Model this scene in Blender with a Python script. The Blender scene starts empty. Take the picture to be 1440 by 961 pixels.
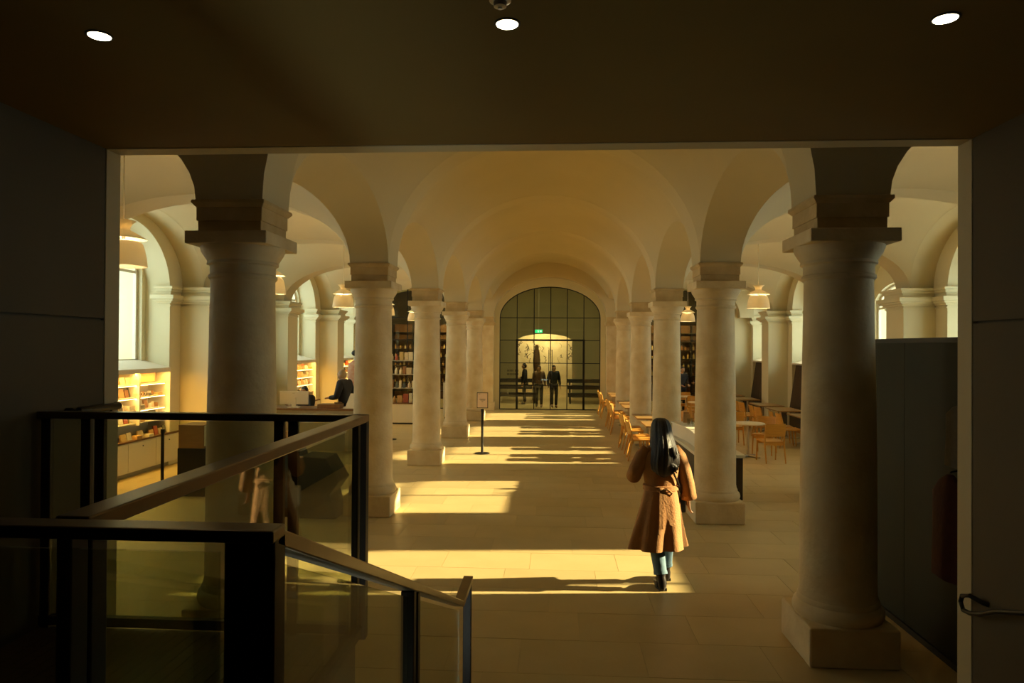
import bpy, bmesh, math, random
from mathutils import Matrix, Vector
R = random.Random(7)
PI = math.pi
sc = bpy.context.scene
COL = sc.collection
# ------------------------------------------------------------------ camera, world, sun, exposure
CX, CZ, FPX = 0.178, 2.41, 979.45
YAW, PIT, ROL = .0609, .0071, .0059
cd = bpy.data.cameras.new('camera'); cam = bpy.data.objects.new('camera', cd); COL.objects.link(cam)
cd.sensor_fit = 'HORIZONTAL'; cd.sensor_width = 36.0; cd.lens = FPX * 36 / 1440
cd.clip_start = .05; cd.clip_end = 300
cam.matrix_world = Matrix.Translation((CX, 0, CZ)) @ Matrix.Rotation(YAW, 4, 'Z') @ Matrix.Rotation(PI/2 + PIT, 4, 'X') @ Matrix.Rotation(ROL, 4, 'Z')
sc.camera = cam
w = bpy.data.worlds.new('sky'); sc.world = w; w.use_nodes = True
bg = w.node_tree.nodes['Background']; bg.inputs[0].default_value = (.78, .95, .91, 1); bg.inputs[1].default_value = 4.8
sd = bpy.data.lights.new('sun', 'SUN'); so = bpy.data.objects.new('sun', sd); COL.objects.link(so)
sd.energy = 21.0; sd.color = (1.0, .80, .42); sd.angle = .012
so.rotation_euler = Vector((-1, -.095, -.325)).to_track_quat('-Z', 'Y').to_euler()
so.location = (30, 6, 14)
sc.view_settings.view_transform = 'Standard'; sc.view_settings.look = 'None'
sc.view_settings.gamma = 1; sc.view_settings.use_curve_mapping = False
sc.view_settings.exposure = 0.2
try:
    sc.cycles.use_denoising = True; sc.cycles.max_bounces = 10; sc.cycles.diffuse_bounces = 6
    sc.cycles.transparent_max_bounces = 24; sc.cycles.sample_clamp_indirect = 6
    sc.cycles.caustics_reflective = False; sc.cycles.caustics_refractive = False
except Exception: pass

# ------------------------------------------------------------------ helpers
class MB:
    def __init__(s): s.v = []; s.f = []
    def add(s, vs, fs):
        o = len(s.v); s.v += [tuple(p) for p in vs]; s.f += [tuple(i + o for i in f) for f in fs]; return s
    def box(s, x0, x1, y0, y1, z0, z1, m=None):
        vs = [(x, y, z) for z in (z0, z1) for y in (y0, y1) for x in (x0, x1)]
        if m: vs = [m @ Vector(p) for p in vs]
        return s.add(vs, [(0,2,3,1), (4,5,7,6), (0,1,5,4), (2,6,7,3), (0,4,6,2), (1,3,7,5)])
    def hexa(s, pts):   # 8 points, ordered as box
        return s.add(pts, [(0,2,3,1), (4,5,7,6), (0,1,5,4), (2,6,7,3), (0,4,6,2), (1,3,7,5)])
    def lathe(s, prof, n=24, c=(0, 0, 0), cap=True):
        vs = []; fs = []
        for r, z in prof:
            for k in range(n):
                a = 2*PI*k/n; vs.append((c[0] + r*math.cos(a), c[1] + r*math.sin(a), c[2] + z))
        for i in range(len(prof) - 1):
            for k in range(n):
                k2 = (k + 1) % n; fs.append((i*n + k, i*n + k2, (i + 1)*n + k2, (i + 1)*n + k))
        if cap:
            fs.append(tuple(range(n - 1, -1, -1))); fs.append(tuple((len(prof) - 1)*n + k for k in range(n)))
        return s.add(vs, fs)
    def tube(s, pts, rad, n=8, cap=True, flat=1.0):
        pts = [Vector(p) for p in pts]; vs = []; fs = []
        if not isinstance(rad, (list, tuple)): rad = [rad]*len(pts)
        for i, p in enumerate(pts):
            t = (pts[min(i + 1, len(pts) - 1)] - pts[max(i - 1, 0)]).normalized()
            u = t.cross(Vector((0, 1, 0)) if abs(t.y) < .9 else Vector((1, 0, 0))).normalized(); q = t.cross(u)
            for k in range(n):
                a = 2*PI*k/n; vs.append(p + u*(rad[i]*math.cos(a)) + q*(rad[i]*flat*math.sin(a)))
        for i in range(len(pts) - 1):
            for k in range(n):
                k2 = (k + 1) % n; fs.append((i*n + k, i*n + k2, (i + 1)*n + k2, (i + 1)*n + k))
        if cap:
            fs.append(tuple(range(n - 1, -1, -1))); fs.append(tuple((len(pts) - 1)*n + k for k in range(n)))
        return s.add(vs, fs)
    def loft(s, rings, n=28, mod=None, cap=(True, True)):   # rings: (cx, cy, cz, rx, ry)
        vs = []; fs = []
        for i, (cx, cy, cz, rx, ry) in enumerate(rings):
            for k in range(n):
                a = 2*PI*k/n; g = mod(a, i/(len(rings) - 1)) if mod else 1
                vs.append((cx + rx*g*math.cos(a), cy + ry*g*math.sin(a), cz))
        for i in range(len(rings) - 1):
            for k in range(n):
                k2 = (k + 1) % n; fs.append((i*n + k, i*n + k2, (i + 1)*n + k2, (i + 1)*n + k))
        if cap[0]: fs.append(tuple(range(n - 1, -1, -1)))
        if cap[1]: fs.append(tuple((len(rings) - 1)*n + k for k in range(n)))
        return s.add(vs, fs)
    def prism(s, poly, axis, t0, t1):   # poly in the two other axes
        n = len(poly)
        def P(a, b, t): return (t, a, b) if axis == 'x' else ((a, t, b) if axis == 'y' else (a, b, t))
        vs = [P(a, b, t0) for a, b in poly] + [P(a, b, t1) for a, b in poly]
        return s.add(vs, [tuple(range(n)), tuple(range(2*n - 1, n - 1, -1))] + [(i, (i + 1) % n, n + (i + 1) % n, n + i) for i in range(n)])
    def arch(s, axis, c, a, r, zs, u0, u1, t0, t1, zt, n=28, z0=None, r1=None):
        # wall pierced by a half-elliptic arch; u runs along the span, t is the thickness; with z0 the jambs reach down to z0
        us = [c - a*math.cos(PI*k/n) for k in range(n + 1)]; zz = [zs + r*math.sin(PI*k/n) for k in range(n + 1)]
        def P(u, t, z): return (u, t, z) if axis == 'x' else (t, u, z)
        b = zs if z0 is None else z0
        lo = [(u0, b), (us[0], b)] + ([(us[0], zs)] if z0 is not None else [])
        lo = [(u0, b)] + ([(us[0], b)] if z0 is not None else []) + list(zip(us, zz)) + ([(us[-1], b)] if z0 is not None else []) + [(u1, b)]
        vs = []; fs = []
        for t in (t0, t1):
            g = 1 if r1 is None or t == t0 else r1/r
            vs += [P(u, t, zs + (z - zs)*g if z > zs else z) for u, z in lo] + [P(u, t, zt) for u, z in lo]
        m = len(lo); o = 2*m
        for i in range(m - 1):
            fs += [(i, i + 1, m + i + 1, m + i), (o + i, o + m + i, o + m + i + 1, o + i + 1), (i, o + i, o + i + 1, i + 1), (m + i, m + i + 1, o + m + i + 1, o + m + i)]
        fs += [(0, m, o + m, o), (m - 1, o + m - 1, o + 2*m - 1, 2*m - 1)]
        return s.add(vs, fs)
    def sphere(s, c, r, n=12, m=8, fn=None):
        if not isinstance(r, (list, tuple)): r = (r, r, r)
        vs = []; fs = []
        for i in range(m + 1):
            th = PI*i/m
            for k in range(n):
                a = 2*PI*k/n; p = Vector((math.sin(th)*math.cos(a), math.sin(th)*math.sin(a), -math.cos(th)))
                if fn: p = fn(p)
                vs.append((c[0] + r[0]*p[0], c[1] + r[1]*p[1], c[2] + r[2]*p[2]))
        for i in range(m):
            for k in range(n):
                k2 = (k + 1) % n; fs.append((i*n + k, i*n + k2, (i + 1)*n + k2, (i + 1)*n + k))
        return s.add(vs, fs)
    def mesh(s, name, smooth=False, ang=.7):
        me = bpy.data.meshes.new(name); me.from_pydata(s.v, [], s.f)
        bm = bmesh.new(); bm.from_mesh(me); bmesh.ops.remove_doubles(bm, verts=bm.verts, dist=1e-5)
        bmesh.ops.recalc_face_normals(bm, faces=bm.faces); bm.to_mesh(me); bm.free()
        if smooth:
            me.polygons.foreach_set('use_smooth', [True]*len(me.polygons)); me.set_sharp_from_angle(angle=ang)
        me.update(); return me
    def build(s, name, mat, parent=None, smooth=False, loc=None, bevel=0, ang=.7):
        me = s.mesh(name, smooth, ang); o = bpy.data.objects.new(name, me); COL.objects.link(o)
        me.materials.append(M[mat]); o.parent = parent
        if loc: o.location = loc
        if bevel:
            b = o.modifiers.new('bevel', 'BEVEL'); b.width = bevel; b.segments = 2; b.limit_method = 'ANGLE'
        return o
def tag(o, label=None, cat=None, group=None, kind=None):
    if label: o['label'] = label
    if cat: o['category'] = cat
    if group: o['group'] = group
    if kind: o['kind'] = kind
    return o
def empty(name, loc=(0, 0, 0), rz=0, label=None, cat=None, group=None, kind=None):
    o = bpy.data.objects.new(name, None); COL.objects.link(o); o.location = loc; o.rotation_euler.z = rz
    o.empty_display_size = .1
    return tag(o, label, cat, group, kind)
def copy_tree(o, parent=None):
    c = o.copy(); COL.objects.link(c)
    if parent: c.parent = parent
    for ch in o.children: copy_tree(ch, c)
    return c
def lamp(name, kind, loc, energy, color, parent=None, size=.1, size_y=None, rot=None, spot=None, shadow=.03):
    l = bpy.data.lights.new(name, kind); l.energy = energy; l.color = color
    if kind == 'AREA':
        l.size = size
        if size_y: l.shape = 'RECTANGLE'; l.size_y = size_y
    else: l.shadow_soft_size = shadow
    if spot: l.spot_size = spot; l.spot_blend = .6
    o = bpy.data.objects.new(name, l); COL.objects.link(o); o.location = loc; o.parent = parent
    if rot: o.rotation_euler = rot
    return o
ORD = ['first', 'second', 'third', 'fourth', 'fifth', 'sixth', 'seventh', 'eighth']

# ------------------------------------------------------------------ materials
M = {}
def mat(name, col, rough=.6, col2=None, scale=4, bump=0, metal=0, rnd=0, emit=None, stretch=None, detail=5, spec=None, bscale=None):
    m = bpy.data.materials.new(name); m.use_nodes = True; nt = m.node_tree; b = nt.nodes['Principled BSDF']
    b.inputs['Roughness'].default_value = rough; b.inputs['Metallic'].default_value = metal
    if spec is not None: b.inputs['Specular IOR Level'].default_value = spec
    b.inputs['Base Color'].default_value = (*col, 1)
    tc = nt.nodes.new('ShaderNodeTexCoord'); out = None
    if col2 or bump:
        n = nt.nodes.new('ShaderNodeTexNoise'); n.inputs['Scale'].default_value = scale; n.inputs['Detail'].default_value = detail
        if stretch:
            mp = nt.nodes.new('ShaderNodeMapping'); mp.inputs['Scale'].default_value = stretch
            nt.links.new(tc.outputs['Object'], mp.inputs[0]); nt.links.new(mp.outputs[0], n.inputs[0])
        else: nt.links.new(tc.outputs['Object'], n.inputs[0])
        if col2:
            cr = nt.nodes.new('ShaderNodeValToRGB'); cr.color_ramp.elements[0].position = .3; cr.color_ramp.elements[1].position = .7
            cr.color_ramp.elements[0].color = (*col, 1); cr.color_ramp.elements[1].color = (*col2, 1)
            nt.links.new(n.outputs[0], cr.inputs[0]); out = cr.outputs[0]
        if bump:
            bp = nt.nodes.new('ShaderNodeBump'); bp.inputs['Strength'].default_value = bump; bp.inputs['Distance'].default_value = .02
            if bscale:
                n2 = nt.nodes.new('ShaderNodeTexNoise'); n2.inputs['Scale'].default_value = bscale; n2.inputs['Detail'].default_value = 4
                nt.links.new(tc.outputs['Object'], n2.inputs[0]); nt.links.new(n2.outputs[0], bp.inputs['Height'])
            else: nt.links.new(n.outputs[0], bp.inputs['Height'])
            nt.links.new(bp.outputs[0], b.inputs['Normal'])
    if rnd:
        oi = nt.nodes.new('ShaderNodeObjectInfo'); hs = nt.nodes.new('ShaderNodeHueSaturation')
        mr = nt.nodes.new('ShaderNodeMapRange'); mr.inputs[3].default_value = 1 - rnd; mr.inputs[4].default_value = 1 + rnd
        nt.links.new(oi.outputs['Random'], mr.inputs[0]); nt.links.new(mr.outputs[0], hs.inputs['Value'])
        if out: nt.links.new(out, hs.inputs['Color'])
        else: hs.inputs['Color'].default_value = (*col, 1)
        out = hs.outputs[0]
    if out: nt.links.new(out, b.inputs['Base Color'])
    if emit:
        b.inputs['Emission Color'].default_value = (*col, 1); b.inputs['Emission Strength'].default_value = emit
    M[name] = m; return m
def glass(name, tint=(.95, .97, .94), ior=1.45, rough=.01):
    m = bpy.data.materials.new(name); m.use_nodes = True; nt = m.node_tree; nt.nodes.clear()
    o = nt.nodes.new('ShaderNodeOutputMaterial'); mx = nt.nodes.new('ShaderNodeMixShader'); t = nt.nodes.new('ShaderNodeBsdfTransparent')
    g = nt.nodes.new('ShaderNodeBsdfGlossy'); f = nt.nodes.new('ShaderNodeFresnel')
    t.inputs[0].default_value = (*tint, 1); g.inputs['Roughness'].default_value = rough; 
    ge = nt.nodes.new('ShaderNodeNewGeometry'); mr = nt.nodes.new('ShaderNodeMapRange'); mr.inputs[3].default_value = ior; mr.inputs[4].default_value = 1/ior   # same reflectance from both faces of a thin pane
    nt.links.new(ge.outputs['Backfacing'], mr.inputs[0]); nt.links.new(mr.outputs[0], f.inputs['IOR'])
    nt.links.new(f.outputs[0], mx.inputs[0]); nt.links.new(t.outputs[0], mx.inputs[1]); nt.links.new(g.outputs[0], mx.inputs[2]); nt.links.new(mx.outputs[0], o.inputs[0])
    M[name] = m
mat('plaster', (.72, .65, .43), .85, (.68, .61, .39), 1.2, .05, bscale=30)
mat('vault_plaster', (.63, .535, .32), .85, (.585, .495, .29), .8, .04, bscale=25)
mat('limestone', (.77, .64, .39), .75, (.63, .47, .24), 3.2, .3, bscale=22, rnd=.05)
mat('brown_stone', (.50, .35, .15), .8, (.62, .46, .23), 5, .5, bscale=14, rnd=.06)
mat('floor_stone', (.60, .46, .22), .42, (.55, .415, .19), 2.2, .04, rnd=.07, bscale=40, spec=.35)
mat('joint', (.62, .50, .28), .9, (.56, .45, .25), 8)
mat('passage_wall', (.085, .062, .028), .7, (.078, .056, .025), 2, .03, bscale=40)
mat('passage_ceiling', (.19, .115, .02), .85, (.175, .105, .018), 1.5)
mat('trim_grey', (.52, .44, .27), .6, (.5, .42, .25), 3)
mat('landing_wood', (.10, .06, .025), .5, (.07, .04, .018), 6, .1, stretch=(1, 12, 1))
mat('bronze', (.16, .115, .065), .28, (.19, .135, .075), 9, metal=.85)
mat('post_bronze', (.026, .017, .010), .45, (.032, .021, .012), 9, metal=.3, spec=.3)
mat('dark_metal', (.012, .011, .010), .45, (.02, .018, .014), 12, metal=.4)
mat('black', (.012, .011, .010), .5, (.017, .015, .013), 9)
mat('oak', (.66, .33, .05), .45, (.56, .26, .035), 5, .06, stretch=(1, 1, 9), rnd=.10)
mat('oak_top', (.36, .20, .06), .35, (.29, .155, .045), 5, .05, stretch=(1, 9, 1), rnd=.1)
mat('pale_top', (.78, .62, .38), .4, (.72, .56, .33), 4)
mat('grey_metal', (.55, .5, .4), .4, (.5, .45, .36), 8, metal=.5)
mat('white_paint', (.80, .74, .60), .5, (.77, .71, .57), 3)
mat('white_shade', (.82, .74, .56), .45, (.8, .72, .54), 3)
mat('bulb', (1.0, .80, .45), .4, emit=8)
mat('downlight', (1.0, .88, .62), .4, emit=26)
mat('led', (1.0, .72, .28), .4, emit=12)
mat('green_panel', (.020, .025, .016), .6, (.017, .021, .014), 3, spec=.2)
mat('counter_white', (.80, .76, .64), .35, (.77, .73, .61), 3)
mat('counter_dark', (.030, .022, .014), .5, (.04, .03, .018), 6)
mat('brown_upholstery', (.060, .035, .018), .8, (.075, .045, .022), 20, .2)
mat('desk_wood', (.20, .09, .03), .45, (.15, .065, .02), 5, .05, stretch=(9, 1, 1))
mat('grey_paint', (.30, .27, .20), .5, (.28, .25, .185), 4)
mat('skin', (.56, .34, .20), .5, (.52, .30, .17), 12)
mat('camel', (.40, .19, .062), .85, (.34, .155, .048), 9, .3, bscale=60)
mat('denim', (.09, .17, .24), .8, (.13, .22, .29), 25, .2)
mat('hair_black', (.010, .008, .007), .32, (.02, .014, .010), 40, .5, stretch=(8, 8, 1))
mat('hair_brown', (.06, .03, .012), .45, (.09, .045, .018), 40, .4, stretch=(8, 8, 1))
mat('hair_grey', (.42, .30, .16), .55, (.5, .37, .21), 40, .4, stretch=(8, 8, 1))
mat('leather', (.014, .010, .008), .3, (.02, .014, .011), 14, .1)
mat('cloth_black', (.015, .014, .014), .8, (.022, .02, .019), 30, .15)
mat('cloth_navy', (.03, .04, .055), .8, (.04, .05, .065), 30, .15)
mat('cloth_brown', (.16, .095, .05), .8, (.2, .12, .06), 30, .15)
mat('cloth_grey', (.22, .20, .16), .8, (.26, .24, .19), 30, .15)
mat('cloth_blue', (.035, .075, .10), .7, (.05, .10, .13), 10, .5)
mat('cloth_beige', (.12, .095, .06), .8, (.1, .08, .05), 20, .2)
mat('cloth_red', (.07, .010, .008), .8, (.055, .008, .006), 20, .2)
mat('pink_cloth', (.62, .26, .15), .7, (.66, .45, .3), 14)
mat('dark_block', (.040, .045, .035), .6, (.05, .055, .042), 6)
mat('wood_box', (.42, .23, .08), .5, (.36, .19, .06), 5, .05, stretch=(1, 1, 9))
mat('monitor_white', (.74, .70, .60), .35, (.72, .68, .58), 3)
mat('sign_paper', (.80, .62, .50), .6, (.78, .6, .48), 3)
mat('ink', (.03, .025, .02), .6, (.04, .03, .025), 10)
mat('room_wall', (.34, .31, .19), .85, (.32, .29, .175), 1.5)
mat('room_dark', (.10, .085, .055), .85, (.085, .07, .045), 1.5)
mat('mural', (.80, .66, .40), .8, (.66, .52, .28), 3)
mat('exit_green', (.02, .75, .30), .5, emit=.9)
mat('exit_white', (.85, 1.0, .9), .5, emit=1.2)
mat('red_plastic', (.70, .10, .02), .4, (.62, .08, .015), 6)
mat('ceramic', (.78, .70, .55), .3, (.75, .67, .52), 4)
mat('ceramic_brown', (.30, .14, .05), .3, (.4, .22, .09), 12)
for i, c in enumerate([(.75, .60, .38), (.60, .34, .12), (.35, .16, .06), (.80, .72, .52), (.22, .20, .15), (.70, .50, .20), (.45, .10, .05), (.12, .14, .13)]):
    mat('book%d' % i, c, .6, tuple(x*.8 for x in c), 25)
nt = M['white_shade'].node_tree; pb = nt.nodes['Principled BSDF']; mo_ = nt.nodes['Material Output']
tl = nt.nodes.new('ShaderNodeBsdfTranslucent'); tl.inputs[0].default_value = (.88, .80, .60, 1); mx_ = nt.nodes.new('ShaderNodeMixShader'); mx_.inputs[0].default_value = .5
nt.links.new(pb.outputs[0], mx_.inputs[1]); nt.links.new(tl.outputs[0], mx_.inputs[2]); nt.links.new(mx_.outputs[0], mo_.inputs[0])
glass('window_glass', (.97, .98, .97)); glass('rail_glass', (.84, .86, .74), 1.5); glass('door_glass', (.86, .88, .78), 1.42); glass('tumbler', (.9, .9, .85), 1.4)

# ------------------------------------------------------------------ layout constants
Y1, BAY, W = 5.72, 4.2524, 4.886
YC = [Y1 + i*BAY for i in range(6)]               # column rows
YB = [Y1 + (i + .5)*BAY for i in range(5)]        # bay centres
ZS, ZTOP, P = 3.576, 5.75, .275                   # springing, roof underside, half pier
A = W/2 - P; B = BAY/2 - P
YE = 26.5                                         # end wall
XO = 8.8                                          # outer face of the side walls
# ------------------------------------------------------------------ floor with separate slabs
fl = MB().box(-XO, XO, 3.3, 37, -.30, -.004).build('floor', 'joint'); tag(fl, 'pale stone slab floor of the vaulted hall', 'floor', kind='structure')
sx, sy = .96, .60
def slab_mesh(wd):
    def q(e, z): return [(-wd/2 + e, -sy/2 + e, z), (wd/2 - e, -sy/2 + e, z), (-wd/2 + e, sy/2 - e, z), (wd/2 - e, sy/2 - e, z)]
    return MB().hexa(q(.0012, -.035) + q(.002, 0)).mesh('slab')
sm = slab_mesh(sx); sm.materials.append(M['floor_stone'])
spots = []
r = 0; y = 3.95
while y < YE + .1:
    off = (.0, .48, .22, .7)[r % 4]
    x = -XO + .3 - off
    while x < XO - .2:
        spots.append((x + sx/2, y + sy/2)); x += sx
    y += sy; r += 1
def seen(p):
    d = math.hypot(p[0] - CX, p[1]); u = (p[0] - CX)/p[1] + YAW
    return abs(u) < .76 and p[1] > 4.4
vis = sorted([p for p in spots if seen(p)], key=lambda p: p[1])[:292]; vs_ = set(vis)
for p in vis:
    o = bpy.data.objects.new('slab', sm); COL.objects.link(o); o.parent = fl; o.location = (p[0], p[1], R.uniform(-.0012, .0))
rest = MB()
for p in spots:
    if p not in vs_: rest.box(p[0] - sx/2 + .002, p[0] + sx/2 - .002, p[1] - sy/2 + .002, p[1] + sy/2 - .002, -.035, 0)
tag(rest.build('slabs', 'floor_stone', fl), kind='stuff')
MB().box(-XO, XO, YE + .15, 37, -.035, 0).build('paving', 'floor_stone', fl)

# ------------------------------------------------------------------ vaulted ceiling
ce = MB().box(-XO, XO, 3.82, 37, ZTOP, ZTOP + .3).build('ceiling', 'vault_plaster'); tag(ce, 'plastered vaults over nave and side aisles', 'ceiling', kind='structure')
def vault(xc, yc, a, b, rx, r0, r1, p, flip=1, bump=.06):
    nx, ny = 28, 20; mb = MB(); vs = []; fs = []
    for j in range(ny + 1):
        ty = -PI/2 + PI*j/ny; yy = yc + b*math.sin(ty); cy = max(0, math.cos(ty))
        for i in range(nx + 1):
            tx = -PI/2 + PI*i/nx; sxx = math.sin(tx); cxx = max(0, math.cos(tx))
            ry = r0 + (r1 - r0)*(flip*sxx + 1)/2
            vs.append((xc + a*sxx, yy, ZS + ((rx*cxx)**p + (ry*cy)**p)**(1/p) + bump*cxx*cy))
    for j in range(ny):
        for i in range(nx):
            k = j*(nx + 1) + i; fs.append((k, k + nx + 1, k + nx + 2, k + 1))
    mb.add(vs, fs); return mb.build('vault', 'vault_plaster', ce, True, ang=3)
RN, RA, RR, RS = 1.87, 1.0, .65, .95    # rise of nave arch, aisle arch, arcade arch
for yb in YB:
    b = B if yb < 24 else B
    vault(0, yb, A, b, RN, RS, RS, 2.3)
    for s in (-1, 1):
        vault(s*W, yb, A, b, RA, RR, 1.3, 2.6, s)
        MB().arch('y', yb, B, RR, ZS, yb - B, yb + B, s*(W/2 + P), s*(W/2 - P), ZTOP, r1=RS).build('arcade_arch', 'vault_plaster', ce, True)
        MB().arch('y', yb, B, 1.3, ZS, yb - B, yb + B, min(s*7.055, s*7.5), max(s*7.055, s*7.5), ZTOP).build('wall_arch', 'vault_plaster', ce, True)
for i, yc in enumerate(YC[:5]):
    MB().arch('x', 0, A, RN, ZS, -W/2, W/2, yc - P, yc + P, ZTOP).build('transverse_arch', 'vault_plaster', ce, True)
    for s in (-1, 1):
        MB().arch('x', s*W, A, RA, ZS, min(s*W/2, s*7.5), max(s*W/2, s*7.5), yc - P, yc + P, ZTOP).build('transverse_arch', 'vault_plaster', ce, True)
MB().box(-7.5, 7.5, 3.92, Y1 - P, 5.35, 5.45).build('flat_bay', 'vault_plaster', ce)

# ------------------------------------------------------------------ end wall with three arched openings
we = empty('wall_end', (0, YE, 0), 0, 'plastered end wall with three tall glazed arches', 'wall', kind='structure')
for xc in (-W, 0, W):
    x0, x1 = (xc - W/2, xc + W/2) if xc == 0 else ((-XO, -W/2) if xc < 0 else (W/2, XO))
    MB().arch('x', xc, 1.92, 1.2, 3.5, x0, x1, .02, .32, ZTOP, z0=0).build('arch_wall', 'plaster', we, True)
    x0, x1 = (xc - W/2, xc + W/2) if xc == 0 else ((-7.5, -W/2) if xc < 0 else (W/2, 7.5))
    MB().arch('x', xc, 2.12, 1.5, 3.52, x0, x1, -.36, .02, ZTOP).build('end_arch', 'vault_plaster', we, True)
for s in (-1, 1):
    MB().box(s*W/2 - .32, s*W/2 + .32, -.36, .02, 0, 3.3).build('half_pier', 'limestone', we, bevel=.01)
    MB().box(s*W/2 - .37, s*W/2 + .37, -.42, .02, 3.2, 3.32).box(s*W/2 - .325, s*W/2 + .325, -.37, .02, 3.32, 3.53).build('impost', 'brown_stone', we, bevel=.008)
    MB().box(s*W/2 - .37, s*W/2 + .37, -.42, .02, 0, .3).build('plinth', 'limestone', we, bevel=.01)

# ------------------------------------------------------------------ side walls, piers, windows
def capital(mb, x0, x1, y0, y1, z):   # moulded capital around a rectangular pier
    for e, za, zb in ((.02, z - .40, z - .37), (.05, z - .34, z - .30), (.10, z - .30, z - .26), (.14, z - .26, z - .18), (.03, z - .18, z - .10), (.06, z - .10, z - .05), (.09, z - .05, z)):
        mb.box(x0 - e, x1 + e, y0 - e, y1 + e, za, zb)
    return mb
nwin = 0
for s, side in ((-1, 'left'), (1, 'right')):
    wl = empty('wall_' + side, (s*7.5, Y1, 0), 0, 'plastered wall with arched window niches on the ' + ('shop side' if s < 0 else 'cafe side'), 'wall', kind='structure')
    wl.location = (0, 0, 0)
    def bx(mb, a, b, *rest): return mb.box(min(s*a, s*b), max(s*a, s*b), *rest)
    bx(MB(), 7.5, XO, 3.82, YC[0] - .75, 0, ZTOP).build('wall_face', 'plaster', wl)
    for i, yc in enumerate(YC):
        bx(MB(), 7.5, XO, yc - .75, yc + .75, 0, 3.5).build('pier', 'plaster', wl)
        yb1 = min(yc + .35, YE) if i == 5 else yc + .35
        bx(MB(), 6.9, 7.5, yc - .35, yb1, 0, ZS).build('pilaster', 'plaster', wl)
        capital(MB(), *sorted((s*6.9, s*7.44)), yc - .35, yb1, ZS).build('capital', 'plaster', wl)
        capital(MB(), *sorted((s*7.5, s*7.7)), yc - .74, min(yc + .74, YE), ZS).build('impost', 'plaster', wl)
        bx(MB(), 6.86, 7.52, yc - .39, yc + .39, 0, .14).build('base', 'plaster', wl)
    WH = .45 if s < 0 else 0
    for i, yb in enumerate(YB):
        hw = BAY/2 - .75
        MB().arch('y', yb, hw, 1.2, 3.5, yb - BAY/2, yb + BAY/2, *sorted((s*7.5, s*8.0)), ZTOP).build('niche_arch', 'plaster', wl, True)
        MB().arch('y', yb, 1.25, .55, 3.4 + WH, yb - BAY/2, yb + BAY/2, *sorted((s*8.0, s*XO)), ZTOP, z0=2.05).build('window_head', 'plaster', wl, True)
        bx(MB(), 7.95, XO, yb - hw, yb + hw, 0, 2.05).build('niche_back', 'plaster', wl)
        x0, x1 = s*7.47, s*8.05
        MB().hexa([(x0, yb - hw, 1.90), (x1, yb - hw, 1.90), (x0, yb + hw, 1.90), (x1, yb + hw, 1.90), (x0, yb - hw, 1.95), (x1, yb - hw, 2.10), (x0, yb + hw, 1.95), (x1, yb + hw, 2.10)]).build('window_sill', 'white_paint', wl)
        nwin += 1
        wn = empty('window_%d' % nwin, (s*8.12, yb, 2.06), 0, 'tall round-headed window in the %s bay from the glazed end wall, %s side' % (ORD[4 - i], 'shop' if s < 0 else 'cafe'), 'window', kind='structure')
        fr = MB().box(-.03, .03, -1.25, -1.19, 0, 1.35 + WH).box(-.03, .03, 1.19, 1.25, 0, 1.35 + WH).box(-.03, .03, -1.25, 1.25, 0, .06)
        pts = [(0, -1.22*math.cos(PI*k/20), 1.34 + WH + .52*math.sin(PI*k/20)) for k in range(21)]
        fr.tube(pts, .035, 6); fr.build('window_frame', 'white_paint', wn)
        MB().box(-.02, .02, -.025, .025, .05, 1.85 + WH).build('mullion', 'white_paint', wn)
        MB().box(-.02, .02, -1.2, 1.2, 1.30 + WH, 1.35 + WH).build('transom', 'white_paint', wn)
        for sg in (-1, 1):
            MB().box(-.004, .004, *sorted((sg*.03, sg*1.19)), .06, 1.30 + WH).build('pane', 'window_glass', wn)
            pl = [(sg*.03, 1.35 + WH), (sg*1.19, 1.35 + WH)] + [(sg*1.19*math.cos(t), 1.35 + WH + .5*math.sin(t)) for t in (.3, .6, .9, 1.2, 1.5)]
            MB().prism(pl, 'x', -.004, .004).build('pane', 'window_glass', wn)
        if i == 0:     # unseen board added over the near half, shop side, to dim the foreground
            for (y0, y1) in (((-1.22, 0),) if s < 0 else ()):
                MB().box(*sorted((-s*.08, -s*.05)), y0 + .005, y1 - .005, .0, 1.9 + WH).build('window_blocker', 'white_paint', wn)
        pt = lamp('window_portal', 'AREA', (s*8.3, yb, 3.0 + WH/2), 0, (1, 1, 1), None, 1.9 + WH, 2.5, (0, s*PI/2, 0))
        pt.data.cycles.is_portal = True
wf = empty('wall_front', (0, 3.82, 0), 0, 'inner face of the wall around the wide square opening', 'wall', kind='structure')
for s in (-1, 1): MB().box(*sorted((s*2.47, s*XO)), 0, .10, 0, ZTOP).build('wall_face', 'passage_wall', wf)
MB().box(-2.47, 2.47, 0, .10, 3.64, ZTOP).build('wall_face', 'passage_wall', wf)

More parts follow.
